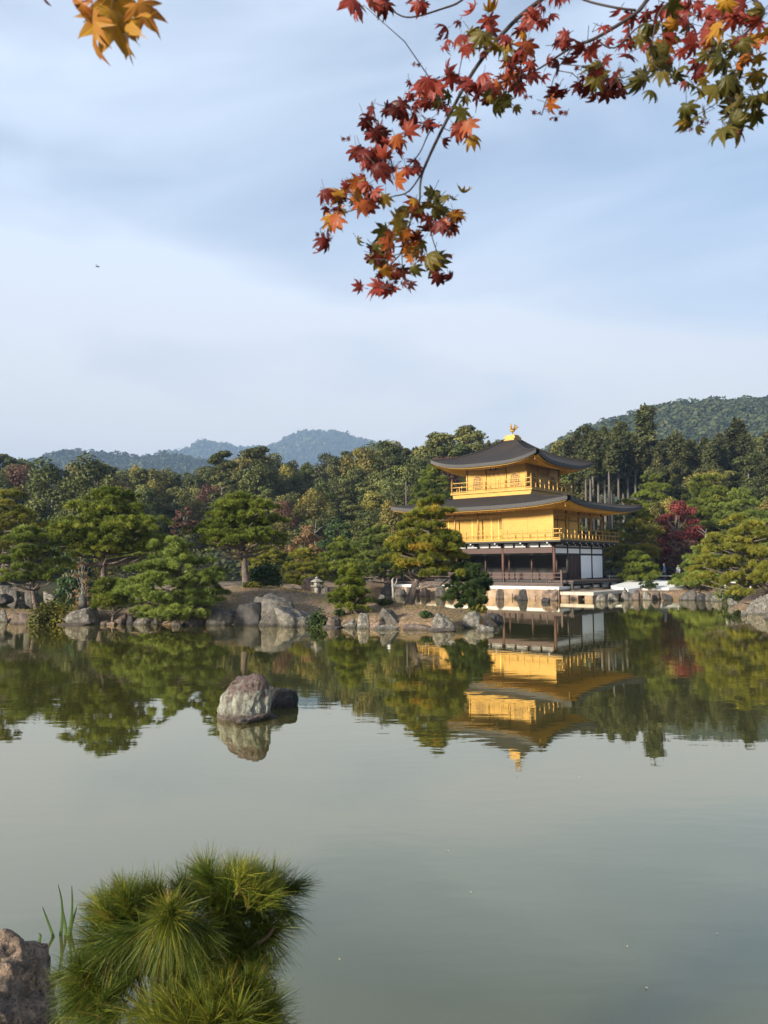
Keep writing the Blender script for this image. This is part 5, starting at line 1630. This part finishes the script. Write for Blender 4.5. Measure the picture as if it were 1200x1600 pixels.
def person(label, px, Y, rz, top, h=1.66):
    p = atY(px, 900, Y); z = gh(p.x, Y)
    o = empty('person', (p.x, Y, z), rz); tag(o, label, 'person')
    V = [(0, 0, .93), (0, -.01, 1.12), (0, -.01, 1.34), (0, 0, 1.44), (0, .01, 1.50), (0, .02, 1.58), (0, .02, 1.66)]
    E = [(0, 1), (1, 2), (2, 3), (3, 4), (4, 5), (5, 6)]
    R = [(.15, .11), (.14, .105), (.17, .11), (.08, .07), (.055, .055), (.085, .10), (.07, .085)]
    def addc(start, pts, rs):
        i = start
        for q, r in zip(pts, rs):
            V.append(q); R.append(r); E.append((i, len(V) - 1)); i = len(V) - 1
        return i
    for s in (-1, 1):
        addc(0, [(s * .09, 0, .84), (s * .10, .03 * s, .48), (s * .10, 0, .09), (s * .11, .13, .03)], [.085, .06, .045, .04])
        wr = addc(2, [(s * .19, 0, 1.38), (s * .25, -.02, 1.12), (s * .24, .12, .92), (s * .235, .16, .87)], [.06, .045, .033, .03])
        for k in range(4): addc(wr, [(s * .235 + (k - 1.5) * .018, .19, .83), (s * .235 + (k - 1.5) * .02, .20, .79 + .006 * abs(k - 1))], [.010, .008])
        addc(wr, [(s * .20, .185, .86), (s * .195, .205, .835)], [.011, .009])
    skin_obj('person', V, E, R, SKIN, o)
    J = [(0, 0, .95), (0, -.01, 1.12), (0, -.01, 1.34), (0, 0, 1.43)]; JE = [(0, 1), (1, 2), (2, 3)]; JR = [(.18, .14), (.165, .13), (.19, .13), (.09, .08)]
    for s in (-1, 1):
        n = len(J); J += [(s * .19, 0, 1.38), (s * .25, -.02, 1.12), (s * .242, .10, .945)]; JE += [(2, n), (n, n + 1), (n + 1, n + 2)]; JR += [.075, .06, .048]
    skin_obj('jacket', J, JE, JR, top, o)
    T = [(0, 0, .95)]; TE = []; TR = [(.17, .13)]
    for s in (-1, 1):
        n = len(T); T += [(s * .09, 0, .84), (s * .10, .03 * s, .48), (s * .10, 0, .12)]; TE += [(0, n), (n, n + 1), (n + 1, n + 2)]; TR += [.10, .075, .062]
    skin_obj('trousers', T, TE, TR, GREYCLOTH, o)
    skin_obj('hair', [(0, -.02, 1.60), (0, -.01, 1.69), (0, .03, 1.72)], [(0, 1), (1, 2)], [(.09, .09), (.085, .10), (.05, .06)], HAIR, o)
    # face: eyes, nose, mouth
    b = MB()
    for s in (-1, 1): b.lathe([(.010, -.004), (.014, 0), (.010, .004)], 8, (s * .032, .115, 1.60))
    b.lathe([(.018, -.02), (.008, .03)], 6, (0, .12, 1.565)); b.box(-.024, .024, .108, .114, 1.525, 1.532); b.build('face_features', HAIR, o)
    o.scale = (h / 1.74,) * 3
    return o
person('visitor in a blue jacket walking behind the low railing', 1038, 64.6, rad(75), BLUE)
person('visitor in a white top half hidden by garden pines', 1060, 65.2, rad(100), WHITECLOTH, 1.6)

# small bird far off in the sky
p = atY(152, 417, 40); b = MB()
b.tube([(-.12, 0, 0), (-.05, 0, .01), (.04, 0, .01), (.10, 0, .02), (.13, 0, .01)], [.006, .03, .035, .022, .004], 8)
bird = b.build('bird', GREYCLOTH); bird.location = p; tag(bird, 'tiny grey bird in the open sky on the left', 'bird')
for s in (-1, 1):
    w = MB(); w.tube([(.02, 0, .01), (.0, s * .09, .07), (-.05, s * .19, .06)], [.02, .016, .003], 6); w.build('wing', GREYCLOTH, bird)

# ------------------------------------------------------------------ near pine, reeds
def near_pine():
    rng = np.random.default_rng(3)
    base = Vector((-.60, 2.0, gh(-.60, 2.0)))
    o = empty('pine_sapling', base); tag(o, 'young long-needled pine bush at the near shore below the viewer', 'pine tree')
    # (px, py, depth, direction in picture (x right, y up, towards viewer), needles, length, tint)
    T = []
    def t(px, py, Y, d, n=230, L=.135, tint=.45, spread=.55): T.append((px, py, Y, d, n, L * (.92 if L < .155 else .95), tint, spread * .86))
    # upper right mass
    for px, py, Y in ((330, 1395, 2.55), (365, 1375, 2.65), (395, 1385, 2.6), (350, 1420, 2.5), (415, 1405, 2.6), (300, 1400, 2.6), (380, 1415, 2.5), (425, 1385, 2.7), (320, 1370, 2.75), (400, 1435, 2.5), (340, 1440, 2.45)):
        t(px, py, Y, ((px - 350) / 140, 1.0, .25), 230, .135, .50)
    t(352, 1385, 2.5, (.0, 1, .3), 60, .11, .95, .5)
    t(440, 1395, 2.55, (.8, .55, .1), 150, .12, .30); t(458, 1388, 2.55, (1, .5, .0), 110, .11, .3, .5); t(440, 1420, 2.55, (.9, -.3, .2), 130, .12, .35)
    # upper left mass
    for px, py, Y in ((200, 1410, 2.6), (225, 1400, 2.65), (180, 1430, 2.55), (245, 1420, 2.5), (215, 1440, 2.5), (195, 1455, 2.45), (160, 1450, 2.55), (275, 1410, 2.6)):
        t(px, py, Y, ((px - 215) / 100, .9, .25), 220, .12, .38)
    # central drooping star
    t(264, 1432, 2.25, (0, .1, .6), 260, .12, .50, .7); t(264, 1428, 2.27, (0, .6, .5), 160, .11, .62, .6); t(266, 1418, 2.27, (0, 1, .2), 50, .06, .98, .5)
    t(262, 1440, 2.25, (0, -1, .3), 200, .16, .50, .34); t(248, 1442, 2.27, (-.5, -.8, .4), 120, .14, .42, .35); t(280, 1442, 2.27, (.5, -.8, .4), 120, .14, .44, .35)
    t(210, 1455, 2.32, (-.7, -.1, .4), 170, .125, .36); t(312, 1450, 2.32, (.6, -.1, .4), 170, .125, .38); t(180, 1470, 2.34, (-.7, -.3, .4), 170, .12, .34)
    t(310, 1490, 2.42, (.3, -.4, .4), 160, .12, .28); t(228, 1485, 2.42, (-.3, -.5, .4), 150, .12, .28); t(340, 1455, 2.42, (.5, .2, .3), 150, .12, .34); t(245, 1400, 2.5, (-.1, .9, .3), 200, .12, .45)
    t(286, 1395, 2.55, (.0, 1, .2), 180, .12, .40); t(150, 1470, 2.4, (-.8, .3, .3), 130, .12, .34)
    # right twig
    t(432, 1450, 2.45, (.7, .2, .3), 90, .12, .40, .6); t(415, 1462, 2.45, (.6, -.5, .4), 130, .13, .42); t(395, 1475, 2.45, (.4, -.6, .4), 140, .13, .36); t(372, 1480, 2.45, (.2, -.2, .5), 160, .13, .3)
    t(420, 1440, 2.5, (.4, .7, .1), 100, .11, .35); t(350, 1470, 2.5, (0, .2, .4), 170, .13, .26); t(330, 1500, 2.5, (0, -.2, .4), 170, .13, .26)
    # lower mass
    for px, py, Y in ((390, 1555, 2.3), (350, 1560, 2.25), (310, 1575, 2.2), (415, 1580, 2.25), (270, 1580, 2.2), (370, 1590, 2.15), (330, 1600, 2.15), (395, 1605, 2.2), (290, 1610, 2.15), (235, 1590, 2.25), (350, 1535, 2.4), (385, 1530, 2.4), (250, 1620, 2.15), (420, 1615, 2.25)):
        t(px, py, Y, ((px - 340) / 120, .75, .35), 220, .13, .52)
    # left hanging mass
    for px, py, Y in ((150, 1500, 2.5), (132, 1520, 2.45), (150, 1520, 2.45), (138, 1550, 2.4), (155, 1560, 2.4), (175, 1590, 2.3), (150, 1590, 2.35), (128, 1565, 2.45), (190, 1545, 2.4), (160, 1490, 2.5)):
        t(px, py, Y, (-.45, -.35, .4), 170, .13, .40)
    # more shoots over the whole bush, each pointing up and outwards
    for (cx, cy, sx, sy, k) in ((362, 1400, 70, 34, 24), (212, 1425, 50, 30, 16), (345, 1565, 85, 26, 20), (140, 1535, 38, 48, 14), (265, 1470, 90, 40, 26), (400, 1470, 30, 30, 8), (250, 1510, 110, 30, 34), (360, 1500, 60, 30, 14)):
        for i in range(k):
            a = rng.uniform(0, 6.28); q = math.sqrt(rng.uniform(0, 1)); px = cx + math.cos(a) * q * sx; py = cy + math.sin(a) * q * sy
            t(px, py, rng.uniform(2.3, 2.6) + (.10 if cy in (1470, 1500, 1510) else 0), (math.cos(a) * q * .8 + rng.normal() * .15, .95 - .5 * math.sin(a) * q, .3 + rng.normal() * .15), int(rng.uniform(90, 170)), rng.uniform(.085, .125), rng.normal(.46, .10), .46)
    VV = []; FF = []; TT = []; nv = 0
    tw = MB(); tips = []
    right = CM @ Vector((1, 0, 0)); up = CM @ Vector((0, 1, 0)); fw = CM @ Vector((0, 0, 1))
    for (px, py, Y, d, n, L, tint, spread) in T:
        c = np.array(atY(px, py, Y) - base)
        D = np.array((right * d[0] + up * d[1] + fw * d[2]).normalized())
        tips.append((c, D, py > 1445 and n < 170))
        n = int(n * 1.45)
        along = rng.uniform(-.055, .01, n)
        P = c + D * along[:, None] + rng.normal(size=(n, 3)) * .004
        dr = unit(D[None] + rng.normal(size=(n, 3)) * spread)
        l = L * rng.uniform(.7, 1.15, n)
        bend = np.array([0, 0, -1.0]) * (.05 + .17 * rng.uniform(0, 1, n))[:, None] * l[:, None]
        side = unit(np.cross(dr, rng.normal(size=(n, 3)))) * .00080
        m1 = P + dr * (l * .5)[:, None] + bend * .25; e = P + dr * l[:, None] + bend
        V = np.stack([P - side, P + side, m1 + side * .9, m1 - side * .9, e + side * .25, e - side * .25], 1).reshape(-1, 3)
        i0 = np.arange(n)[:, None] * 6 + nv
        FF.append(np.concatenate([i0 + np.array([0, 1, 2, 3]), i0 + np.array([3, 2, 4, 5])])); nv += len(V)
        VV.append(V)
        tt = np.clip(rng.normal(tint, .13, n), 0, .82); tt[rng.random(n) < .03] = 1.0; TT.append(np.concatenate([tt, tt]))
    # twigs join the tips to a short trunk
    trunk = [np.array([0, 0, -.1]), np.array([.01, .08, .2]), np.array([.03, .18, .4]), np.array([.04, .25, .55])]
    tw.tube(trunk, [.04, .03, .022, .014], 8)
    for c, D, stem in tips:
        if not stem:
            tw.tube([c - D * .07, c - D * .02, c], [.0022, .0022, .002], 5); continue
        z = np.clip(c[2] - .25, 0.05, .5)
        a = np.array([np.interp(z, [q[2] for q in trunk], [q[i] for q in trunk]) for i in range(3)])
        q = c - D * .16 + np.array([0, .02, -.05])
        tw.tube([a, a * .5 + q * .5 + np.array([0, .10, -.20]), q, c - D * .05, c], [.008, .004, .0028, .0024, .002], 5)
    q = [np.array(atY(px, py, Y) - base) for px, py, Y in ((300, 1560, 2.45), (345, 1515, 2.45), (372, 1494, 2.42), (400, 1476, 2.42), (418, 1464, 2.42), (430, 1447, 2.43))]
    tw.tube([np.array(trunk[-1])] + q, [.012, .009, .0075, .007, .0065, .006, .0045], 7)
    tw.tube([q[1], np.array(atY(300, 1450, 2.55) - base), np.array(atY(330, 1410, 2.6) - base), np.array(atY(365, 1380, 2.62) - base)], [.008, .006, .005, .003], 6)
    tw.tube([q[0], np.array(atY(255, 1490, 2.5) - base), np.array(atY(262, 1440, 2.35) - base)], [.008, .006, .004], 6)
    tw.build('trunk', SHOOT, o)
    link('crown', npmesh('crown', np.concatenate(VV), np.concatenate(FF), NEAR_NEEDLE, np.concatenate(TT)), o)
near_pine()

def reeds():
    rng = np.random.default_rng(8)
    p0 = at(98, 1462)
    for i, (bx_, by_, tx, ty) in enumerate(((95, 1460, 90, 1382), (104, 1462, 114, 1384), (100, 1461, 100, 1418), (83, 1464, 67, 1417), (112, 1456, 118, 1416), (64, 1472, 57, 1458), (142, 1470, 148, 1405), (150, 1466, 160, 1394))):
        a = at(bx_, by_); t_ = atY(tx, ty, a.y)
        o = empty('reed', a)
        d = Vector(t_) - a
        rows = []
        for k in range(7):
            u = k / 6; q = d * u + Vector((0, .02 * math.sin(u * 3), 0)) + Vector((0.012 * math.sin(u * 3 + i), 0, 0)); w = .011 * (1 - u) ** .6 + .001
            rows.append([q + Vector((-w, 0, 0)), q + Vector((0, -.004, 0)), q + Vector((w, 0, 0))])
        rows.insert(0, [v + Vector((0, 0, -.25)) for v in rows[0]])
        b = MB(); b.grid(rows); me = b.build('blade', REED, o)
        lab = ['tallest upright reed blade by the near rock', 'tall reed blade leaning slightly right by the near rock', 'short upright reed between the two tallest blades', 'reed blade tilted left over the near rock', 'thin faint reed blade right of the tall pair',
               'tiny reed tip poking up behind the near rock', 'straight reed blade just left of the near pine', 'leaning reed blade touching the near pine needles'][i]
        tag(o, lab, 'reed', 'reeds at the near shore')
reeds()

rng_ = random.Random(31)
for i, (px, py) in enumerate(((980, 1480), (700, 1330), (905, 1215), (1120, 1460), (530, 1500), (250, 1235), (1010, 1545), (735, 1395))):
    p = at(px, py); b = MB(); sz = rng_.uniform(.007, .012); a0 = rng_.uniform(0, 6)
    ring = []
    for k in range(14):
        a = a0 + 2 * math.pi * k / 14; rr_ = sz * (1.0 if k % 2 == 0 else .5)
        ring.append((math.cos(a) * rr_, math.sin(a) * rr_, .004 + .003 * math.sin(a * 2)))
    b.add([(0, 0, .003)] + ring, [(0, 1 + k, 1 + (k + 1) % 14) for k in range(14)])
    o = b.build('fallen_leaf', FALLEN); o.location = (p.x, p.y, .002)
    tag(o, 'tiny fallen leaf floating on the open water', 'leaf', 'fallen leaves floating on the pond')

# ------------------------------------------------------------------ overhanging maple
def maple():
    rng = np.random.default_rng(21)
    base = Vector((2.3, .35, gh(2.3, .35)))
    o = empty('overhanging_maple', base); tag(o, 'autumn maple reaching red and olive branches over the top of the view', 'maple tree')
    bz = np.array(base)
    tb = MB()
    crown = np.array([1.9, .75, 4.6]) - bz
    tb.tube([(0, 0, -.2), (-.05, .05, .9), (-.15, .15, 2.0), crown * .8, crown], [.11, .09, .075, .055, .045], 9)
    def A(px, py, Y): return np.array(atY(px, py, Y)) - bz
    BR = [
        ([(1010, -60, 1.75), (960, -60, 1.72), (900, -40, 1.7), (845, 0, 1.68), (800, 37, 1.66), (744, 105, 1.64), (702, 180, 1.62), (666, 255, 1.60), (657, 285, 1.6), (655, 318, 1.6), (642, 345, 1.6), (628, 395, 1.6)], .0065, .0012),
        ([(666, 258, 1.6), (640, 298, 1.6), (610, 308, 1.6), (572, 322, 1.6), (530, 335, 1.6)], .0022, .0008),
        ([(690, 195, 1.62), (672, 205, 1.6), (655, 240, 1.58), (632, 262, 1.57), (600, 262, 1.57)], .002, .0008),
        ([(655, 318, 1.6), (668, 345, 1.6), (678, 380, 1.6), (690, 410, 1.6)], .0018, .0008),
        ([(1060, -60, 1.6), (1011, 0, 1.6), (993, 21, 1.6), (930, 60, 1.6), (895, 73, 1.6), (846, 105, 1.6), (820, 118, 1.6)], .006, .0012),
        ([(880, -20, 1.62), (913, 0, 1.62), (962, 12, 1.6), (993, 16, 1.6)], .0022, .003),
        ([(1150, -40, 1.45), (1179, 0, 1.45), (1193, 21, 1.45), (1165, 52, 1.45), (1140, 90, 1.45), (1130, 150, 1.45)], .005, .0012),
        ([(930, 60, 1.6), (960, 75, 1.6), (1000, 40, 1.6), (1030, 35, 1.6), (1040, 80, 1.55)], .002, .001),
        ([(1080, -30, 1.5), (1050, 0, 1.5), (1030, 20, 1.5), (1020, 60, 1.5), (1015, 110, 1.5)], .003, .001),
        ([(760, -40, 1.7), (722, 0, 1.7), (690, 14, 1.7), (642, 27, 1.7), (615, 18, 1.7), (585, -10, 1.7)], .0028, .0012),
        ([(780, 70, 1.66), (730, 80, 1.65), (718, 110, 1.64), (716, 130, 1.64)], .0016, .0008),
        ([(895, 73, 1.6), (870, 110, 1.58), (860, 140, 1.57), (852, 160, 1.57)], .0014, .0007),
        ([(700, 185, 1.62), (690, 160, 1.6), (670, 120, 1.6)], .0014, .0007),
        ([(300, -260, 1.0), (250, -120, .95), (205, -40, .93), (180, 0, .92)], .004, .0018),
        ([(205, -40, .93), (100, -30, .95), (66, -2, .98)], .002, .001),
    ]
    TP = []
    for pts, r0, r1 in BR:
        q = [A(*p) for p in pts]
        # smooth
        s = []
        for i in range(len(q) - 1):
            for k in range(4):
                u = k / 4; p_ = q[max(0, i - 1)]; a = q[i]; b_ = q[i + 1]; n_ = q[min(len(q) - 1, i + 2)]
                s.append(.5 * ((2 * a) + (-p_ + b_) * u + (2 * p_ - 5 * a + 4 * b_ - n_) * u * u + (-p_ + 3 * a - 3 * b_ + n_) * u ** 3))
        s.append(q[-1])
        TP += s
        tb.tube(s, [r0 + (r1 - r0) * i / (len(s) - 1) for i in range(len(s))], 6)
    # limbs from the trunk to where branches enter above the view
    for e, r in ((A(1010, -60, 1.75), .007), (A(1060, -60, 1.6), .0065), (A(1150, -40, 1.45), .0055), (A(1080, -30, 1.5), .0035), (A(760, -40, 1.7), .003), (A(300, -260, 1.0), .0045)):
        m = (crown + e) / 2 + np.array([0, 0, .28])
        tb.tube([crown * .97, crown * .6 + m * .4 + np.array([0, 0, .12]), m, m * .4 + e * .6 + np.array([0, 0, .05]), e], [.028, .02, .014, .010, r], 8)
    tb.build('branch', TWIG, o)
    # leaves
    lobes = [(0, 1.0), (38, .92), (76, .72), (122, .42)]
    ang = [(-122, .42), (-76, .72), (-38, .92), (0, 1.0), (38, .92), (76, .72), (122, .42)]
    out = [(180, .05)]
    prev = None
    ol = []
    for i, (a, l) in enumerate(ang):
        if i == 0: ol.append((a - 26, l * .50))
        wd = 15 if abs(a) < 100 else 19
        ol.append((a - wd, l * .62)); ol.append((a - wd * .45, l * .83)); ol.append((a - 1.5, l * .97)); ol.append((a, l * 1.08)); ol.append((a + 1.5, l * .97)); ol.append((a + wd * .45, l * .83)); ol.append((a + wd, l * .62))
        if i < 6:
            a2, l2 = ang[i + 1]; ol.append(((a + a2) / 2, min(l, l2) * .56))
        else: ol.append((a + 26, l * .50))
    ol.append((180, .06))
    outl = np.array([(math.sin(math.radians(a)) * l, math.cos(math.radians(a)) * l) for a, l in ol])
    no = len(outl)
    V = []; Fc = []; T = []
    right = np.array(CM @ Vector((1, 0, 0))); up = np.array(CM @ Vector((0, 1, 0))); fw = np.array(CM @ Vector((0, 0, 1)))
    pet = MB()
    def leaf(px, py, Y, size, tint, droop=None, curl=None):
        c = np.array(A(px, py, Y))
        # leaf plane: hanging, facing the viewer loosely
        th = rng.normal(0, .75) + math.pi if droop is None else droop
        tilt = rng.normal(0, .75); roll = rng.normal(0, .6)
        ax = right * math.cos(th) + up * -math.sin(th) * 1.0
        yv = right * math.sin(th) + up * math.cos(th)
        nvx = fw * math.cos(tilt) + yv * math.sin(tilt); yv2 = yv * math.cos(tilt) - fw * math.sin(tilt)
        xv = np.cross(yv2, nvx)
        xv2 = xv * math.cos(roll) + nvx * math.sin(roll); n2 = np.cross(xv2, yv2)
        cu = rng.uniform(.12, .95) if rng.random() < .75 else rng.uniform(1.0, 2.2) if curl is None else curl
        fold = rng.uniform(-.15, .45)
        pts = []
        o2 = outl * np.column_stack([1 + rng.normal(0, .05, no), 1 + rng.normal(0, .05, no)])
        allp = np.concatenate([[[0, 0]], o2 * .45, o2])
        r2 = (allp ** 2).sum(1)
        rr_ = np.sqrt(r2); an = np.clip(min(cu * 1.5, 1.75) * rr_, 1e-4, 1.9)
        allp = allp * (np.sin(an) / an)[:, None]
        zz = -rr_ * (1 - np.cos(an)) / an - fold * np.abs(allp[:, 0]) * .6 + .06 * np.sin(allp[:, 1] * 7 + rng.uniform(0, 6))
        P = c + (allp[:, :1] * xv2 + allp[:, 1:2] * yv2 * .95 + zz[:, None] * n2) * size
        n0 = len(V)
        V.extend(P.tolist())
        for i in range(no):
            j = (i + 1) % no
            Fc.append((n0, n0 + 1 + i, n0 + 1 + j, n0 + 1 + j)); Fc.append((n0 + 1 + i, n0 + 1 + no + i, n0 + 1 + no + j, n0 + 1 + j))
            tv = float(np.clip(tint + rng.normal(0, .02), 0, 1))
            T.append(tv); T.append(float(np.clip(tint + rng.normal(-.015, .03), 0, 1)))
        # petiole
        tip = c - yv2 * size * rng.uniform(.5, .9) + n2 * size * .15
        pet.tube([c, (c + tip) / 2 - n2 * size * .06, tip], [.0007, .0006, .0006], 4)
    PAL = dict(red=(.16, .30), dark=(0.0, .14), pink=(.28, .38), orange=(.45, .62), olive=(.78, 1.0), mixed=(.1, .95), rm=(.05, .5))
    CL = [(1150, 120, 40, 45, 22, 'olive', 1.42), (1165, 60, 30, 30, 10, 'mixed', 1.42), (1165, 95, 25, 20, 4, 'orange', 1.38), (1085, 182, 22, 12, 5, 'olive', 1.45), (1140, 185, 20, 18, 6, 'olive', 1.42), (1190, 150, 12, 25, 5, 'olive', 1.4), (1195, 20, 20, 30, 6, 'mixed', 1.42),
          (1085, 25, 48, 24, 18, 'red', 1.55), (1130, 22, 30, 20, 8, 'pink', 1.5), (1022, 80, 22, 30, 10, 'olive', 1.5), (1010, 130, 14, 14, 4, 'olive', 1.5), (1052, 55, 26, 26, 9, 'mixed', 1.52), (1045, 95, 20, 15, 4, 'olive', 1.5), (985, 60, 14, 25, 5, 'red', 1.55), (1095, 95, 20, 25, 5, 'red', 1.5),
          (935, 100, 16, 20, 5, 'olive', 1.55), (955, 130, 16, 18, 8, 'dark', 1.56), (920, 40, 30, 26, 8, 'red', 1.6), (885, 70, 25, 20, 5, 'dark', 1.6), (912, 130, 18, 15, 5, 'dark', 1.58), (850, 170, 6, 6, 1, 'orange', 1.55), (872, 150, 10, 8, 2, 'dark', 1.57),
          (815, 105, 24, 26, 9, 'rm', 1.6), (830, 25, 14, 16, 5, 'pink', 1.62), (860, 5, 22, 12, 5, 'red', 1.65), (758, 55, 34, 26, 13, 'mixed', 1.62), (715, 65, 22, 16, 6, 'rm', 1.62), (795, 75, 22, 22, 8, 'mixed', 1.6), (800, 120, 18, 18, 6, 'rm', 1.6), (745, 135, 14, 16, 6, 'dark', 1.62), (780, 155, 14, 12, 5, 'olive', 1.6),
          (685, 125, 22, 18, 9, 'red', 1.6), (672, 155, 26, 18, 10, 'rm', 1.58), (655, 180, 22, 14, 8, 'dark', 1.6), (712, 200, 14, 16, 6, 'mixed', 1.6), (720, 150, 14, 18, 4, 'olive', 1.6), (620, 165, 14, 8, 3, 'dark', 1.6),
          (585, 208, 16, 16, 8, 'dark', 1.58), (612, 220, 18, 16, 6, 'rm', 1.57), (565, 240, 16, 14, 7, 'red', 1.57), (590, 255, 24, 16, 9, 'rm', 1.58), (612, 262, 12, 12, 3, 'pink', 1.58), (645, 262, 12, 6, 2, 'pink', 1.57), (570, 290, 26, 14, 11, 'mixed', 1.58), (550, 300, 14, 12, 4, 'orange', 1.58), (517, 318, 12, 14, 5, 'dark', 1.58), (522, 340, 8, 8, 2, 'orange', 1.58), (503, 372, 8, 8, 3, 'dark', 1.58), (545, 322, 8, 8, 2, 'olive', 1.58),
          (655, 325, 14, 12, 5, 'mixed', 1.6), (690, 320, 20, 16, 9, 'olive', 1.6), (708, 350, 10, 14, 5, 'orange', 1.6), (672, 360, 16, 10, 5, 'dark', 1.6), (635, 330, 10, 8, 3, 'olive', 1.6), (620, 362, 20, 10, 5, 'orange', 1.6), (592, 378, 14, 14, 6, 'olive', 1.6), (585, 405, 12, 8, 4, 'dark', 1.6), (602, 425, 12, 10, 3, 'orange', 1.59), (628, 432, 8, 10, 3, 'dark', 1.6), (655, 385, 12, 12, 5, 'orange', 1.59), (672, 412, 18, 14, 6, 'olive', 1.6), (690, 430, 10, 6, 3, 'dark', 1.6), (610, 448, 20, 4, 5, 'red', 1.6),
          (568, 8, 12, 8, 2, 'pink', 1.45), (605, 2, 10, 6, 2, 'dark', 1.6), (660, 8, 16, 8, 4, 'red', 1.68)]
    tw = MB()
    for cx, cy, sx, sy, n, pal, Y in CL:
        cc = np.array(A(cx, cy, Y)); j = int(np.argmin([np.sum((q - cc) ** 2) for q in TP])); q0 = TP[j]
        if .004 < np.linalg.norm(q0 - cc) < .35:
            mid = (q0 + cc) / 2 + rng.normal(size=3) * .012
            tw.tube([q0, mid, cc], [.0012, .0010, .0007], 5)
        for k in range(max(1, int(n / 3))):
            e = np.array(A(cx + np.clip(rng.normal(), -1, 1) * sx * .7, cy + np.clip(rng.normal(), -1, 1) * sy * .7, Y)); st = cc if rng.random() < .6 else (q0 + cc) / 2
            tw.tube([st, (st + e) / 2 + rng.normal(size=3) * .010, e], [.0008, .0007, .0005], 4)
        for k in range(int(n * 1.3 + .5)):
            lo, hi = PAL[pal]
            tn = rng.uniform(lo, hi)
            small = rng.random() < .3
            leaf(cx + rng.normal() * sx * .85, cy + rng.normal() * sy * .85, Y + rng.normal() * .05, (.034 if not small else .021) * rng.uniform(.8, 1.15) * (1.15 if pal in ('olive', 'mixed') else 1), tn)
    leaf(552, -2, 1.3, .045, .28, math.pi, .2)
    # bigger leaves hanging close at the upper left
    for px, py, Y, s, tn, dr in ((143, 32, .92, .052, .62, math.pi + .15), (198, 44, .94, .058, .66, math.pi - .2), (172, 22, .96, .060, .68, math.pi + .05), (216, 8, .95, .045, .60, math.pi - .7), (128, 5, .93, .042, .56, math.pi + .5), (178, -10, .97, .06, .64, math.pi + .2), (60, -22, 1.0, .03, .1, math.pi)):
        leaf(px, py, Y, s, tn, dr, .35)
    # winged seeds
    for (px, py, Y) in ((500, 365, 1.58), (512, 372, 1.58), (622, 440, 1.6), (600, 440, 1.6), (1050, 130, 1.5), (1075, 200, 1.45), (1155, 205, 1.42), (1100, 190, 1.45), (700, 400, 1.6), (880, 175, 1.57), (865, 185, 1.57), (905, 105, 1.58), (640, 150, 1.58), (650, 100, 1.6), (825, 150, 1.57), (838, 175, 1.57), (930, 155, 1.57), (540, 215, 1.58)):
        for s in (-1, 1):
            leaf(px + s * 5, py, Y, .010, .05, math.pi + s * .8, .3)
    tag(tw.build('twigs', TWIG, o), kind='stuff')
    me = npmesh('foliage', np.array(V), np.array(Fc), MLEAF, np.array(T), True)
    # drop degenerate duplicate corners
    bm = bmesh.new(); bm.from_mesh(me); bmesh.ops.dissolve_degenerate(bm, dist=1e-7, edges=bm.edges[:]); bm.to_mesh(me); bm.free()
    fol = link('foliage', me, o)
    tag(pet.build('leaf_stalk', TWIG, fol), kind='stuff')
maple()

# ------------------------------------------------------------------ haze
HAZE = 0.00023
def haze():
    m = bpy.data.materials.new('haze_air'); m.use_nodes = True
    nt = m.node_tree; nt.nodes.clear()
    out = nt.nodes.new('ShaderNodeOutputMaterial'); v = nt.nodes.new('ShaderNodeVolumePrincipled')
    v.inputs['Color'].default_value = (.47, .68, 1.0, 1); v.inputs['Density'].default_value = HAZE; v.inputs['Anisotropy'].default_value = 0.0
    nt.links.new(v.outputs[0], out.inputs['Volume'])
    b = MB(); b.box(-5400, 5400, -130, 5400, -4, 640)
    o = b.build('haze', m); tag(o, 'thin bluish haze in the air over the garden and hills', 'haze', kind='stuff')
if HAZE > 0: haze()
